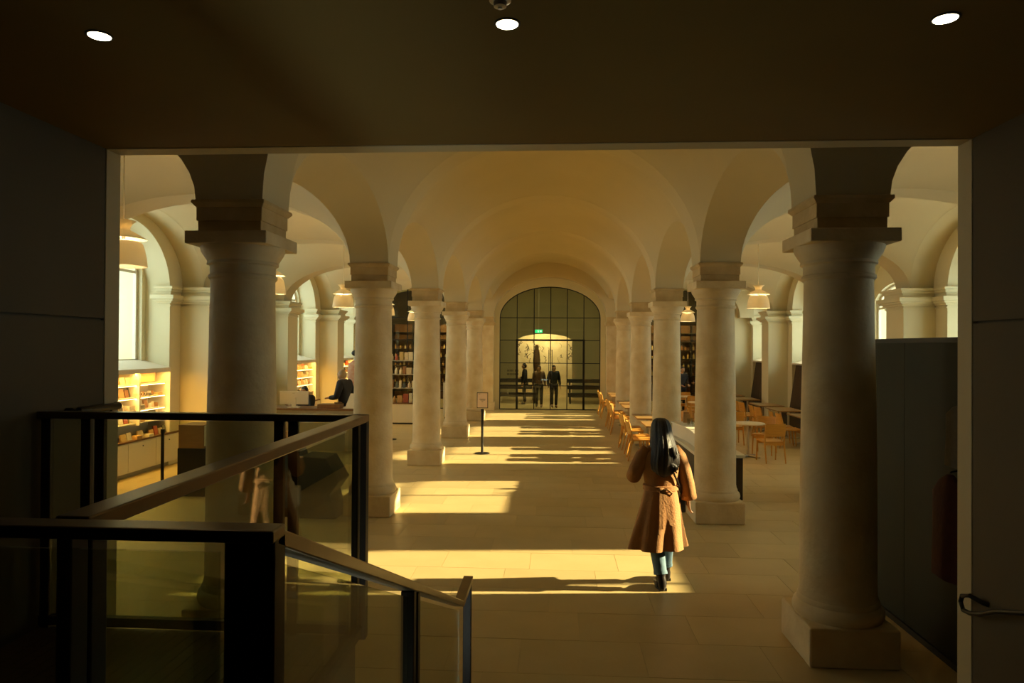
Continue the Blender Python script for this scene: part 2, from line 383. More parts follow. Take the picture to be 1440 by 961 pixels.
# ------------------------------------------------------------------ columns
def make_column():
    c = empty('column')
    MB().box(-.335, .335, -.335, .335, 0, .30).build('plinth', 'limestone', c, bevel=.015)
    MB().lathe([(.325, .30), (.335, .32), (.34, .35), (.33, .385), (.315, .40), (.305, .41), (.305, .43), (.295, .45)], 40).build('base_ring', 'limestone', c, True)
    MB().lathe([(.295, .44), (.284, .50), (.282, .9), (.28, 1.4), (.274, 1.9), (.265, 2.4), (.255, 2.96)], 40).build('shaft', 'limestone', c, True)
    MB().lathe([(.262, 2.95), (.275, 2.965), (.275, 2.985), (.262, 2.995), (.262, 3.06), (.27, 3.07), (.285, 3.075), (.285, 3.09), (.28, 3.10), (.30, 3.13), (.325, 3.17), (.335, 3.20), (.335, 3.225)], 40).build('capital', 'limestone', c, True)
    MB().box(-.335, .335, -.335, .335, 3.22, 3.322).build('abacus', 'limestone', c, bevel=.008)
    MB().box(-.262, .262, -.262, .262, 3.32, 3.42).box(-.272, .272, -.272, .272, 3.41, 3.525).hexa(
        [(-.275, -.275, 3.52), (.275, -.275, 3.52), (-.275, .275, 3.52), (.275, .275, 3.52), (-.30, -.30, 3.55), (.30, -.30, 3.55), (-.30, .30, 3.55), (.30, .30, 3.55)]).box(
        -.30, .30, -.30, .30, 3.55, 3.578).build('impost_block', 'brown_stone', c, bevel=.006)
    return c
col0 = make_column(); k = 0
for i, yc in enumerate(YC[:5]):
    for s in (-1, 1):
        c = col0 if k == 0 else copy_tree(col0); k += 1
        c.location = (s*W/2, yc, 0)
        tag(c, 'round limestone column, %s from the glazed end wall on the %s side' % (ORD[4 - i], 'shop' if s < 0 else 'cafe'), 'column', 'columns of the vaulted hall')

# ------------------------------------------------------------------ passage in front of the hall
HW, ZC = 2.37, 3.52
for s, side in ((-1, 'left'), (1, 'right')):
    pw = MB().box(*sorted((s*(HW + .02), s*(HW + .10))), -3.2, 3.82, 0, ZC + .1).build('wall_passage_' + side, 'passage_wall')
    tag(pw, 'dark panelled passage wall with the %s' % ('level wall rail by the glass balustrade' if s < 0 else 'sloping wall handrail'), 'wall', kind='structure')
    for (y0, y1) in ((-3.2, -1.0), (-1.0, 1.4), (1.4, 3.80)):
        MB().box(*sorted((s*HW, s*(HW + .025))), y0 + .004, y1 - .004, 0, 2.543).build('panel', 'passage_wall', pw)
        MB().box(*sorted((s*HW, s*(HW + .025))), y0 + .004, y1 - .004, 2.556, ZC).build('panel', 'passage_wall', pw)
    tr = MB().box(*sorted((s*(HW - .004), s*(HW + .11))), 3.80, 3.93, 0, ZC).build('trim_%d' % (1 if s < 0 else 2), 'trim_grey', bevel=.004)
    tag(tr, 'pale grey jamb at the edge of the wide opening beside the %s' % ('glass balustrade' if s < 0 else 'dark green partition'), 'jamb', kind='structure')
tag(MB().box(-HW - .11, HW + .11, 3.80, 3.93, ZC - .004, ZC + .13).build('trim_3', 'trim_grey', bevel=.004), 'pale grey head edge of the wide opening', 'lintel', kind='structure')
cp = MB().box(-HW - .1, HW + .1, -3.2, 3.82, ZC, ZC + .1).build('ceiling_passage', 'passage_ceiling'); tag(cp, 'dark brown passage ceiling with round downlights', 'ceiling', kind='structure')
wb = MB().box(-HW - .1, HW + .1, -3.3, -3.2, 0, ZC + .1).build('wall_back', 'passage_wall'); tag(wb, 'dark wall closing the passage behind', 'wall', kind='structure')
ZL = 1.0
fp = MB().box(-HW, HW, -3.2, 1.36, 0, ZL).box(-HW, -.78, 1.36, 3.34, 0, ZL).build('floor_landing', 'landing_wood'); tag(fp, 'dark wooden landing floor behind the glass balustrades', 'floor', kind='structure')
for kx in range(26):   # boards whose stripes stand in for a reflection in the glass
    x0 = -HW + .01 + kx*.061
    MB().box(x0, x0 + .057, 1.38, 3.30, ZL, ZL + .008).build('stripe_board', 'landing_wood', fp)
st = empty('stair', (0, 1.36, 0), 0, 'dark stone steps descending from the landing to the hall floor', 'stair', kind='structure')
for k in range(5):
    MB().box(-.30, HW - .01, k*.42, (k + 1)*.42, 0, ZL - (k + 1)*.1667).build('step', 'landing_wood', st)
tag(fl, None)
# downlights and detector
def downlight(x, y, lab):
    d = empty('downlight', (x, y, ZC), 0, lab, 'ceiling light', 'downlights in the passage ceiling')
    MB().lathe([(.036, -.002), (.041, -.005), (.046, -.003), (.046, .0), (.036, .0)], 32, cap=False).build('trim_ring', 'dark_metal', d, True)
    MB().lathe([(.037, -.004), (.025, -.007), (.002, -.008)], 32, cap=False).build('lens', 'downlight', d, True)
    lamp('downlight_beam', 'SPOT', (0, 0, -.03), .7, (1, .75, .4), d, spot=2.4, shadow=.04)
for x, y, lab in ((-1.46, 2.40, 'round recessed downlight over the landing near the left passage wall'), (.01, 2.38, 'round recessed downlight in the middle of the passage ceiling'), (1.48, 2.41, 'round recessed downlight over the stair near the right passage wall')):
    downlight(x, y, lab)
dt = empty('smoke_detector', (0.0, 2.20, ZC), 0, 'small round grey detector on the passage ceiling', 'detector')
MB().lathe([(.035, 0), (.035, -.012), (.022, -.016), (.02, -.03), (.004, -.034)], 24).build('housing', 'grey_metal', dt, True)
MB().lathe([(.008, -.033), (.008, -.037), (.002, -.038)], 12).build('sensor_tip', 'white_paint', dt, True)

# ------------------------------------------------------------------ balustrades
def post(mb, x, y, z0, z1, wx, wy): return mb.box(x - wx/2, x + wx/2, y - wy/2, y + wy/2, z0, z1)
ZR = 2.075
bb = empty('glass_balustrade', (-.76, 3.32, ZL), 0, 'dark bronze and glass balustrade around the corner of the landing', 'railing')
def bl(o): o.location = (.76, -3.32, -ZL); return o
bl(MB().box(-2.37, -.73, 3.29, 3.35, ZR - .035, ZR).build('handrail', 'bronze', bb, bevel=.004))
bl(MB().box(-.79, -.72, 1.30, 3.35, ZR - .035, ZR).build('handrail', 'bronze', bb, bevel=.004))
for x in (-2.335, -2.13, -2.06, -1.155, -1.085): bl(post(MB(), x, 3.32, ZL, ZR - .03, .048, .03).build('post', 'post_bronze', bb, bevel=.003))
for (x, y) in ((-.775, 3.32), (-.735, 3.32), (-.76, 1.37), (-.76, 1.31)): bl(post(MB(), x, y, ZL, ZR - .03, .03, .05).build('post', 'post_bronze', bb, bevel=.003))
bl(MB().box(-2.36, -.75, 3.30, 3.34, ZL + .02, ZL + .065).build('bottom_rail', 'post_bronze', bb))
bl(MB().box(-.785, -.735, 1.33, 3.33, ZL + .02, ZL + .065).build('bottom_rail', 'post_bronze', bb))
for (x0, x1) in ((-2.31, -2.155), (-2.035, -1.18), (-1.06, -.80)): bl(MB().box(x0, x1, 3.316, 3.324, ZL + .06, ZR - .04).build('glass_pane', 'rail_glass', bb))
bl(MB().box(-.764, -.756, 1.40, 3.29, ZL + .06, ZR - .04).build('glass_pane', 'rail_glass', bb))
XA = -.36
ba = empty('stair_balustrade', (XA, 1.26, ZL), 0, 'dark bronze and glass balustrade sloping down beside the stair', 'railing')
def al(o): o.location = (-XA, -1.26, -ZL); return o
YK, ZK, YZ = 3.98, .95, 4.40
al(MB().box(-2.36, XA + .035, 1.225, 1.285, ZR - .024, ZR).build('handrail', 'bronze', ba, bevel=.004))
h = .035
def sl(y): return ZR + (ZK - ZR)*(y - 1.26)/(YK - 1.26)
al(MB().hexa([(XA - .03, 1.26, ZR - h), (XA + .03, 1.26, ZR - h), (XA - .03, YK, ZK - h), (XA + .03, YK, ZK - h), (XA - .03, 1.26, ZR), (XA + .03, 1.26, ZR), (XA - .03, YK, ZK), (XA + .03, YK, ZK)]).build('handrail', 'bronze', ba, bevel=.004))
al(MB().box(XA - .03, XA + .03, YK, YZ + .015, ZK - .035, ZK).build('handrail', 'bronze', ba, bevel=.004))
al(MB().box(XA - .065, XA + .03, 1.245, 1.30, ZL, ZR - .02).build('corner_post', 'post_bronze', ba, bevel=.004))
for y in (2.58, 2.66): al(MB().box(XA - .025, XA + .025, y - .022, y + .022, .3, sl(y) - .03).build('post', 'post_bronze', ba, bevel=.003))
al(MB().box(XA - .025, XA + .025, YZ - .05, YZ, 0, ZK - .02).build('post', 'post_bronze', ba, bevel=.003))
al(MB().box(-1.36, -1.30, 1.24, 1.28, ZL, ZR - .03).build('post', 'post_bronze', ba, bevel=.003))
for (x0, x1) in ((-1.29, XA - .08), (-2.35, -1.37)): al(MB().box(x0, x1, 1.256, 1.264, ZL + .07, ZR - .05).build('glass_pane', 'rail_glass', ba))
al(MB().box(-2.36, XA - .05, 1.24, 1.28, ZL, ZL + .06).build('bottom_rail', 'post_bronze', ba))
def spane(y0, y1):
    a, b = sl(y0) - .06, sl(y1) - .06
    al(MB().hexa([(XA - .004, y0, a - .85), (XA + .004, y0, a - .85), (XA - .004, y1, b - .85), (XA + .004, y1, b - .85), (XA - .004, y0, a), (XA + .004, y0, a), (XA - .004, y1, b), (XA + .004, y1, b)]).build('glass_pane', 'rail_glass', ba))
spane(1.31, 2.55); spane(2.69, 3.97)
hl = empty('wall_handrail', (-2.37, 3.5, ZR), 0, 'short level dark handrail on the left passage wall', 'handrail')
MB().tube([(.0, -.0, -.02), (.03, .0, -.02), (.045, .03, -.02), (.045, .37, -.02), (.02, .40, -.02), (0, .40, -.02)], .02, 10).build('rail', 'dark_metal', hl, True)
for yy in (.1, .3): MB().tube([(0, yy, -.06), (.045, yy, -.05), (.045, yy, -.03)], .008, 8).build('bracket', 'dark_metal', hl, True)
hr = empty('wall_handrail', (2.37, 3.3, 1.2), 0, 'thin dark handrail sloping down the right passage wall', 'handrail')
MB().tube([(-.05, -1.6, .67), (-.05, 0, .015), (-.05, .22, -.06), (-.05, .34, -.12), (-.05, .43, -.15), (-.05, .49, -.155), (-.05, .515, -.12), (-.05, .50, -.085), (-.05, .43, -.06), (-.02, .37, -.075), (0, .36, -.08)], .012, 10).build('rail', 'dark_metal', hr, True)
for yy, zz in ((-1.2, .44), (-.1, -.01)): MB().tube([(0, yy, zz - .05), (-.05, yy, zz - .03), (-.05, yy, zz + .06)], .007, 8).build('bracket', 'dark_metal', hr, True)

# ------------------------------------------------------------------ arched glass door and screens in the end wall
def screen(name, xc, label, doors):
    d = empty(name, (xc, YE + .10, 0), 0, label, 'glass door' if doors else 'glass screen', kind='structure')
    a, rz, zs = 1.91, 1.19, 3.5
    def top(x): return zs + rz*math.sqrt(max(0, 1 - (x/a)**2))
    pts = [(-a, 0, .02), (-a, 0, zs)] + [(-a*math.cos(PI*k/28), 0, zs + rz*math.sin(PI*k/28)) for k in range(1, 28)] + [(a, 0, zs), (a, 0, .02)]
    MB().tube(pts, .024, 6).box(-a, a, -.02, .02, 0, .035).build('outer_frame', 'dark_metal', d)
    xs = [-1.91, -1.25, -.60, .03, .66, 1.29, 1.91]; zr = [.03, .92, 1.78, 2.65, 3.51]
    for x in xs[1:-1]: MB().box(x - .016, x + .016, -.018, .018, .02, top(x) - .01).build('upright', 'dark_metal', d)
    for z in zr[1:]: MB().box(-a, a, -.015, .015, z - .014, z + .014).build('crossbar', 'dark_metal', d)
    for i in range(6):
        x0, x1 = xs[i] + .012, xs[i + 1] - .012
        for j in range(4): MB().box(x0, x1, -.004, .004, zr[j] + .012, zr[j + 1] - .012).build('pane', 'door_glass', d)
        n = 6; pl = [(x0, zr[4] + .012), (x1, zr[4] + .012)] + [(x1 + (x0 - x1)*t/n, max(zr[4] + .013, top(x1 + (x0 - x1)*t/n) - .02)) for t in range(n + 1)]
        MB().prism(pl, 'y', -.004, .004).build('pane', 'door_glass', d)
    if doors:
        for sg in (-1, 1):
            MB().tube([(.03 + sg*.06, -.06, .85), (.03 + sg*.06, -.06, 2.30)], .014, 8).build('pull_handle', 'dark_metal', d, True)
        MB().box(-1.29, -1.21, -.03, .03, .02, 2.66).build('door_post', 'dark_metal', d); MB().box(1.25, 1.33, -.03, .03, .02, 2.66).build('door_post', 'dark_metal', d)
        MB().box(-1.29, 1.33, -.03, .03, 2.62, 2.69).build('door_head', 'dark_metal', d)
    return d
screen('door_1', 0, 'arched black-framed glass door at the end of the nave', True)
screen('window_11', -W, 'arched black-framed glass screen at the end of the shop aisle', False)
screen('window_12', W, 'arched black-framed glass screen at the end of the cafe aisle', False)

# ------------------------------------------------------------------ pendant lamps
def make_pendant():
    p = empty('pendant_lamp')
    zt = 1.62   # ceiling above the lower rim
    MB().tube([(0, 0, .50), (0, 0, zt - .02)], .008, 6).build('cable', 'white_shade', p)
    MB().lathe([(.05, zt), (.05, zt - .02), (.02, zt - .035)], 20).build('ceiling_rose', 'white_shade', p, True)
    MB().lathe([(.135, .535), (.13, .53), (.095, .50), (.07, .46), (.068, .43), (.075, .42), (.06, .43), (.06, .46), (.085, .505), (.12, .535)], 32, cap=False).build('cup', 'white_shade', p, True)
    MB().lathe([(.07, .425), (.12, .40), (.19, .36), (.245, .325), (.247, .318), (.19, .35), (.12, .385), (.06, .41)], 36, cap=False).build('reflector_disc', 'white_shade', p, True)
    MB().lathe([(.17, .295), (.20, .27), (.225, .20), (.243, .11), (.252, .03), (.255, .0), (.249, .0), (.246, .03), (.237, .11), (.219, .20), (.195, .262), (.165, .285)], 36, cap=False).build('shade', 'white_shade', p, True)
    MB().sphere((0, 0, .17), (.05, .05, .07), 16, 10).build('bulb', 'bulb', p, True)
    MB().tube([(0, 0, .22), (0, 0, .43)], .018, 10).build('lamp_holder', 'grey_metal', p, True)
    lamp('lamp_light', 'POINT', (0, 0, .25), 36, (1, .76, .44), p, shadow=.04)
    lamp('uplight', 'POINT', (0, 0, .49), 12, (1, .62, .22), p, shadow=.02)
    return p
pen0 = make_pendant(); k = 0
for i, yb in enumerate(YB):
    for s in (-1, 1):
        p = pen0 if k == 0 else copy_tree(pen0); k += 1
        p.location = (s*(4.86 if s < 0 or i else 4.98), yb, 3.32)
        tag(p, 'white bell-shaped pendant lamp in the %s bay from the glazed end wall, %s side' % (ORD[4 - i], 'shop' if s < 0 else 'cafe'), 'lamp', 'pendant lamps of the aisles')

# ------------------------------------------------------------------ rooms behind the end wall
for nm, pts in (('wall_vestibule_left', (-2.85, -2.75, YE + .32, 33)), ('wall_vestibule_right', (2.75, 2.85, YE + .32, 33))):
    tag(MB().box(pts[0], pts[1], pts[2], pts[3], 0, ZTOP).build(nm, 'room_wall'), 'olive plaster side wall of the vestibule behind the glass door, ' + ('shop' if 'left' in nm else 'cafe') + ' side', 'wall', kind='structure')
wv = empty('wall_vestibule_back', (0, 33, 0), 0, 'olive wall with a wide arched opening behind the glass door', 'wall', kind='structure')
MB().arch('x', -.3, 1.32, .36, 2.66, -2.85, 2.85, 0, .5, ZTOP, z0=0).build('arch_wall', 'room_wall', wv, True)
for s in (-1, 1):
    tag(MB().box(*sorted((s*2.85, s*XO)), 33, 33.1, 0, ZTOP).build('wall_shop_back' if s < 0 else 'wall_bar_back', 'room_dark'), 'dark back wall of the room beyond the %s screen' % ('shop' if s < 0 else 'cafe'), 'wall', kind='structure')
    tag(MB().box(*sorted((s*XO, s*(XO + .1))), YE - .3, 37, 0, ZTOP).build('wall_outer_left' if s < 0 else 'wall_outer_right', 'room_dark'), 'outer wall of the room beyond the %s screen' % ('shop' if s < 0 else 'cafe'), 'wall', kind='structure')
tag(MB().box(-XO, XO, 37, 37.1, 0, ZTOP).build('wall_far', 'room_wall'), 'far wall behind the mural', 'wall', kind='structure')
mu = empty('mural', (-.3, 35.4, 0), 0, 'large beige mural with dark line drawing beyond the arched opening', 'mural')
MB().box(-2.4, 2.4, 0, .06, 0, 3.4).build('canvas', 'mural', mu)
lines = MB()
for k in range(46):
    x = R.uniform(-1.7, 1.7); z = R.uniform(1.55, 2.55); n = 5; p = [(x, -.004, z)]
    for q in range(n): p.append((p[-1][0] + R.uniform(-.09, .09), -.004, p[-1][2] + R.uniform(.01, .09)))
    lines.tube(p, R.uniform(.006, .016), 4)
tag(lines.build('drawn_lines', 'ink', mu), kind='stuff')
lamp('mural_light', 'AREA', (-.3, 34.3, 3.2), 60, (1, .8, .45), None, 2.2, .2, (math.radians(40), 0, 0))
vl = empty('added_ceiling_lamp', (0, 27.6, ZTOP), 0, 'added unseen square ceiling lamp lighting the vestibule behind the glass door', 'lamp')  # unseen lamp added to brighten the vestibule floor by the door
MB().box(-.35, .35, -.35, .35, -.06, 0).build('housing', 'white_paint', vl); MB().box(-.3, .3, -.3, .3, -.075, -.055).build('diffuser', 'led', vl)
lamp('vestibule_light', 'AREA', (0, 0, -.1), 130, (1, .86, .5), vl, .6)
ex = empty('exit_sign', (-.50, 30.0, 3.0), 0, 'small lit green exit sign hanging behind the glass door', 'sign')
MB().box(-.16, .16, -.02, .02, 0, .14).build('panel', 'exit_green', ex)
MB().tube([(0, 0, .14), (0, 0, ZTOP - 3.0)], .006, 6).build('rod', 'grey_metal', ex)
MB().sphere((-.03, -.024, .105), (.016, .004, .016), 10, 6).tube([(-.03, -.024, .09), (-.02, -.024, .055), (-.045, -.024, .02)], .008, 5).tube([(-.02, -.024, .055), (.005, -.024, .03)], .008, 5).tube([(-.055, -.024, .07), (-.005, -.024, .075)], .006, 5).build('running_figure', 'exit_white', ex)
MB().prism([(.05, .06), (.09, .06), (.09, .035), (.13, .075), (.09, .115), (.09, .09), (.05, .09)], 'y', -.025, -.02).build('arrow', 'exit_white', ex)
wt = empty('wall_lettering', (-2.05, 32.98, 1.05), 0, 'two short lines of dark lettering on the olive wall behind the glass door', 'lettering')
for j in range(2):
    for q in range(9):
        if q == 5 and j == 0: continue
        MB().box(q*.062, q*.062 + .035, -.01, 0, .17*(1 - j), .17*(1 - j) + .09).build('letter', 'ink', wt)
for yy, hh, zz in ((29.6, .18, .45), (30.1, .18, .75), (30.6, .20, 1.0)):
    b = empty('long_bench', (-.0, yy, 0), 0, 'long dark bench across the vestibule, %s one' % {29.6: 'low front', 30.1: 'middle', 30.6: 'highest rear'}[yy], 'bench', 'dark benches behind the glass door')
    for (x0, x1) in ((-2.6, -.55), (.75, 2.6)):
        MB().box(x0, x1, -.2, .2, zz - .16, zz).build('seat', 'black', b)
        for xx in (x0 + .1, x1 - .1): MB().box(xx - .03, xx + .03, -.14, .14, 0, zz - .16).build('leg', 'black', b)
pot = empty('tall_sculpture', (-.62, 31.6, 0), 0, 'tall slim dark figure on a pale pedestal behind the glass door', 'sculpture')
MB().box(-.2, .2, -.2, .2, 0, 1.2).build('pedestal', 'room_wall', pot)
MB().lathe([(.12, 1.2), (.15, 1.4), (.17, 1.8), (.13, 2.15), (.09, 2.3), (.1, 2.4), (.05, 2.5)], 16).build('figure', 'cloth_brown', pot, True)
lamp('bar_room_light', 'AREA', (W, 29.5, ZTOP - .15), 60, (1, .7, .3), None, 1.5)
lamp('shop_room_light', 'AREA', (-W, 29.5, ZTOP - .15), 70, (1, .8, .5), None, 1.5)

# ------------------------------------------------------------------ people
def skin_mesh(name, verts, edges, radii, sub=2):
    me = bpy.data.meshes.new(name); me.from_pydata(verts, edges, []); o = bpy.data.objects.new(name, me); COL.objects.link(o)
    o.modifiers.new('skin', 'SKIN'); su = o.modifiers.new('sub', 'SUBSURF'); su.levels = sub; su.render_levels = sub
    for i, v in enumerate(me.skin_vertices[0].data):
        rr = radii[i]; v.radius = rr if isinstance(rr, tuple) else (rr, rr); v.use_root = (i == 0)
    dg = bpy.context.evaluated_depsgraph_get(); dg.update()
    out = bpy.data.meshes.new_from_object(o.evaluated_get(dg)); bpy.data.objects.remove(o)
    return out
def add_obj(name, me, mat_, parent):
    o = bpy.data.objects.new(name, me); COL.objects.link(o); me.materials.clear(); me.materials.append(M[mat_]); o.parent = parent
    me.polygons.foreach_set('use_smooth', [True]*len(me.polygons)); me.update(); return o
BASE = dict(pelvis=(0, 0, .95), spine=(0, .01, 1.14), chest=(0, 0, 1.32), neck=(0, 0, 1.46), head=(0, .03, 1.575),
            ls=(-.165, 0, 1.405), le=(-.23, -.03, 1.13), lw=(-.25, .05, .90), rs=(.165, 0, 1.405), re=(.23, -.03, 1.13), rw=(.25, .05, .90),
            lh=(-.09, 0, .90), lk=(-.10, .03, .50), la=(-.10, -.02, .09), lt=(-.10, .15, .035), rh=(.09, 0, .90), rk=(.10, .03, .50), ra=(.10, -.02, .09), rt=(.10, .15, .035))
def head_fn(p):
    x, y, z = p
    if z < 0: x *= 1 + .28*z; y = y*(1 + .10*z) + (.10*-z if y > 0 else -.0)
    if y > .80 and abs(x) < .22 and -.35 < z < .12: y += .16*(.12 - z)
    return (x, y, z)
def person(loc, rz, label, J, top, bottom, hair, shoes='leather', h=1.0, yaw_head=0, skin='skin', hair_kind='short', dress=True, group=None):
    J = {**BASE, **J}; V = {k: Vector(v) for k, v in J.items()}
    names = ['pelvis', 'spine', 'chest', 'neck', 'head', 'ls', 'le', 'lw', 'rs', 're', 'rw', 'lh', 'lk', 'la', 'lt', 'rh', 'rk', 'ra', 'rt']
    rad = dict(pelvis=(.125, .095), spine=(.11, .085), chest=(.135, .10), neck=.055, head=.06, ls=.055, le=.04, lw=.028, rs=.055, re=.04, rw=.028,
               lh=.085, lk=.058, la=.038, lt=.032, rh=.085, rk=.058, ra=.038, rt=.032)
    edges = [('pelvis', 'spine'), ('spine', 'chest'), ('chest', 'neck'), ('neck', 'head'), ('chest', 'ls'), ('ls', 'le'), ('le', 'lw'), ('chest', 'rs'), ('rs', 're'), ('re', 'rw'),
             ('pelvis', 'lh'), ('lh', 'lk'), ('lk', 'la'), ('la', 'lt'), ('pelvis', 'rh'), ('rh', 'rk'), ('rk', 'ra'), ('ra', 'rt')]
    verts = [tuple(V[n]) for n in names]; E_ = [(names.index(a), names.index(b)) for a, b in edges]; RD = [rad[n] for n in names]
    for sd_, e, wv in ((-1, 'le', 'lw'), (1, 're', 'rw')):     # palm and five fingers
        d = (V[wv] - V[e]).normalized(); side = Vector((-d.y, d.x, 0)) if abs(d.z) < .8 else Vector((0, 1, 0))
        side = (side - d*side.dot(d)).normalized(); nrm = d.cross(side)
        pi_ = len(verts); verts.append(tuple(V[wv] + d*.06)); RD.append((.03, .02)); E_.append((names.index(wv), pi_))
        for q in range(4):
            o = (q - 1.5)*.019; L = (.062, .072, .068, .052)[q]
            a = V[wv] + d*.098 + side*o; b = a + d*L*.55 + nrm*.006*sd_; c = b + d*L*.4 + nrm*.022*sd_
            i0 = len(verts); verts += [tuple(a), tuple(b), tuple(c)]; RD += [.009, .0082, .007]; E_ += [(pi_, i0), (i0, i0 + 1), (i0 + 1, i0 + 2)]
        a = V[wv] + d*.045 + side*.035; b = a + d*.03 + side*.018; c = b + d*.028 + side*.004
        i0 = len(verts); verts += [tuple(a), tuple(b), tuple(c)]; RD += [.011, .0095, .008]; E_ += [(pi_, i0), (i0, i0 + 1), (i0 + 1, i0 + 2)]
    me = skin_mesh('person', verts, E_, RD, 2)
    hd = MB(); c = V['head'] + Vector((0, 0, .01)); hd.sphere((0, 0, 0), (.076, .094, .118), 24, 18, head_fn)
    for sg in (-1, 1): hd.sphere((sg*.078, -.005, -.01), (.012, .022, .032), 10, 8)
    hd.sphere((0, .098, -.02), (.012, .014, .022), 10, 8)
    mh = Matrix.Translation(c) @ Matrix.Rotation(yaw_head, 4, 'Z')
    bm = bmesh.new(); bm.from_mesh(me); hm = hd.mesh('head', True); hm.transform(mh); bm.from_mesh(hm); bm.to_mesh(me); bm.free()
    body = add_obj('person', me, skin, None); body.location = loc; body.rotation_euler.z = rz; body.scale = (h, h, h)
    tag(body, label, 'person', group)
    for sg in (-1, 1): MB().sphere(mh @ Vector((sg*.031, .086, .01)), (.012, .008, .006), 10, 6).build('eye', 'ink', body, True)
    MB().sphere(mh @ Vector((0, .088, -.058)), (.022, .008, .006), 10, 6).build('mouth', 'cloth_red', body, True)
    if hair_kind == 'short':
        cap = MB().sphere((0, -.012, .018), (.086, .098, .118), 20, 14)
        keep = [f for f in cap.f if not any(cap.v[i][1] > .045 and cap.v[i][2] < .065 for i in f) and not any(cap.v[i][2] < -.06 for i in f)]
        cap.f = keep; cap.v = [tuple(mh @ Vector(v)) for v in cap.v]; cap.build('hair', hair, body, True)
    if dress:
        tn = ['pelvis', 'spine', 'chest', 'ls', 'le', 'lw', 'rs', 're', 'rw']
        tv = [tuple(V[n]) for n in tn]; tv[0] = tuple(V['pelvis'] + Vector((0, 0, -.07)))
        tr = [(.17, .13), (.16, .125), (.19, .15), .10, .068, .05, .10, .068, .05]
        add_obj('jacket', skin_mesh('jacket', tv, [(0, 1), (1, 2), (2, 3), (3, 4), (4, 5), (2, 6), (6, 7), (7, 8)], tr), top, body)
        ln = ['pelvis', 'lh', 'lk', 'la', 'rh', 'rk', 'ra']
        lv = [tuple(V[n]) for n in ln]; lr = [(.15, .115), .105, .075, .062, .105, .075, .062]
        add_obj('trousers', skin_mesh('trousers', lv, [(0, 1), (1, 2), (2, 3), (0, 4), (4, 5), (5, 6)], lr), bottom, body)
    for a_, t_ in (('la', 'lt'), ('ra', 'rt')):
        p, q = V[a_], V[t_]
        add_obj('shoe', skin_mesh('shoe', [tuple(p + (p - q)*.25 + Vector((0, 0, -.035))), tuple(p + Vector((0, 0, .01))), tuple((p + q)/2 + Vector((0, 0, -.01))), tuple(q)], [(0, 1), (0, 2), (2, 3)], [.048, .05, .046, .042]), shoes, body)
    return body
# the woman walking away in the camel coat
wj = dict(pelvis=(0, 0, .93), spine=(0, .01, 1.12), chest=(.0, .02, 1.28), neck=(0, .02, 1.42), head=(0, .03, 1.545),
          ls=(-.16, .02, 1.36), le=(-.27, .04, 1.12), lw=(-.16, .22, 1.17), rs=(.16, .02, 1.36), re=(.24, -.03, 1.10), rw=(.29, .02, .86),
          lh=(-.08, 0, .88), lk=(-.07, -.02, .49), la=(-.045, -.14, .10), lt=(-.045, .03, .035), rh=(.08, 0, .88), rk=(.09, .08, .50), ra=(.085, .10, .115), rt=(.085, .26, .04))
WR = .20
wm = person((1.27, 7.17, 0), WR, 'woman with long dark hair and a belted camel coat walking away', wj, 'camel', 'denim', 'hair_black', h=1.0, dress=False, hair_kind='none')
def fold(a, t): return 1 + (.03 + .085*t)*t*(math.sin(6*a + 1.1) + .55*math.sin(11*a + 2.0))
ct = MB()
ct.loft([(-.03, .03, .375, .29, .20), (-.025, .03, .50, .268, .19), (-.015, .02, .66, .235, .175), (-.005, .01, .82, .20, .16), (0, .01, .94, .178, .145), (0, .01, .995, .165, .135),
         (0, .01, 1.06, .172, .138), (0, .01, 1.16, .19, .145), (0, .02, 1.26, .202, .145), (0, .02, 1.34, .195, .13), (0, .02, 1.39, .15, .11), (0, .025, 1.42, .085, .085)], 56, lambda a, t: fold(a, 1 - min(1, t*2.2)), (False, True))
ct.tube([(-.13, .02, 1.37), (-.19, .025, 1.30), (-.25, .03, 1.18), (-.275, .05, 1.10), (-.23, .14, 1.12), (-.18, .20, 1.155)], [.07, .076, .075, .075, .07, .066], 16)
ct.tube([(.13, .02, 1.37), (.19, .015, 1.29), (.235, -.015, 1.15), (.262, -.02, 1.03), (.285, .0, .93), (.295, .01, .875)], [.07, .078, .074, .076, .08, .085], 16, True)
coat = ct.build('coat', 'camel', wm, True, ang=3)
MB().loft([(0, .01, .965, .176, .146), (0, .01, .97, .186, .156), (0, .01, 1.015, .186, .156), (0, .01, 1.02, .176, .146)], 40).build('belt', 'camel', wm, True)
kn = MB().sphere((-.055, -.145, .985), (.045, .022, .026), 12, 8)
kn.hexa([(-.10, -.225, .62), (-.062, -.225, .62), (-.10, -.215, .62), (-.062, -.215, .62), (-.078, -.17, .98), (-.04, -.17, .98), (-.078, -.16, .98), (-.04, -.16, .98)])
kn.hexa([(.008, -.225, .66), (.048, -.225, .64), (.008, -.215, .66), (.048, -.215, .64), (-.05, -.17, .98), (-.01, -.17, .98), (-.05, -.16, .98), (-.01, -.16, .98)])
kn.tube([(-.055, -.155, .985), (.0, -.17, 1.0), (.05, -.17, .96), (.03, -.165, .93), (-.04, -.155, .97)], .012, 8)
kn.build('belt_bow', 'camel', coat, True)
MB().tube([(-.10, -.05, 1.39), (-.085, -.09, 1.40), (0, -.10, 1.40), (.085, -.09, 1.40), (.10, -.04, 1.39), (.09, .06, 1.36)], [.025, .034, .034, .034, .032, .025], 10).build('collar', 'camel', coat, True)
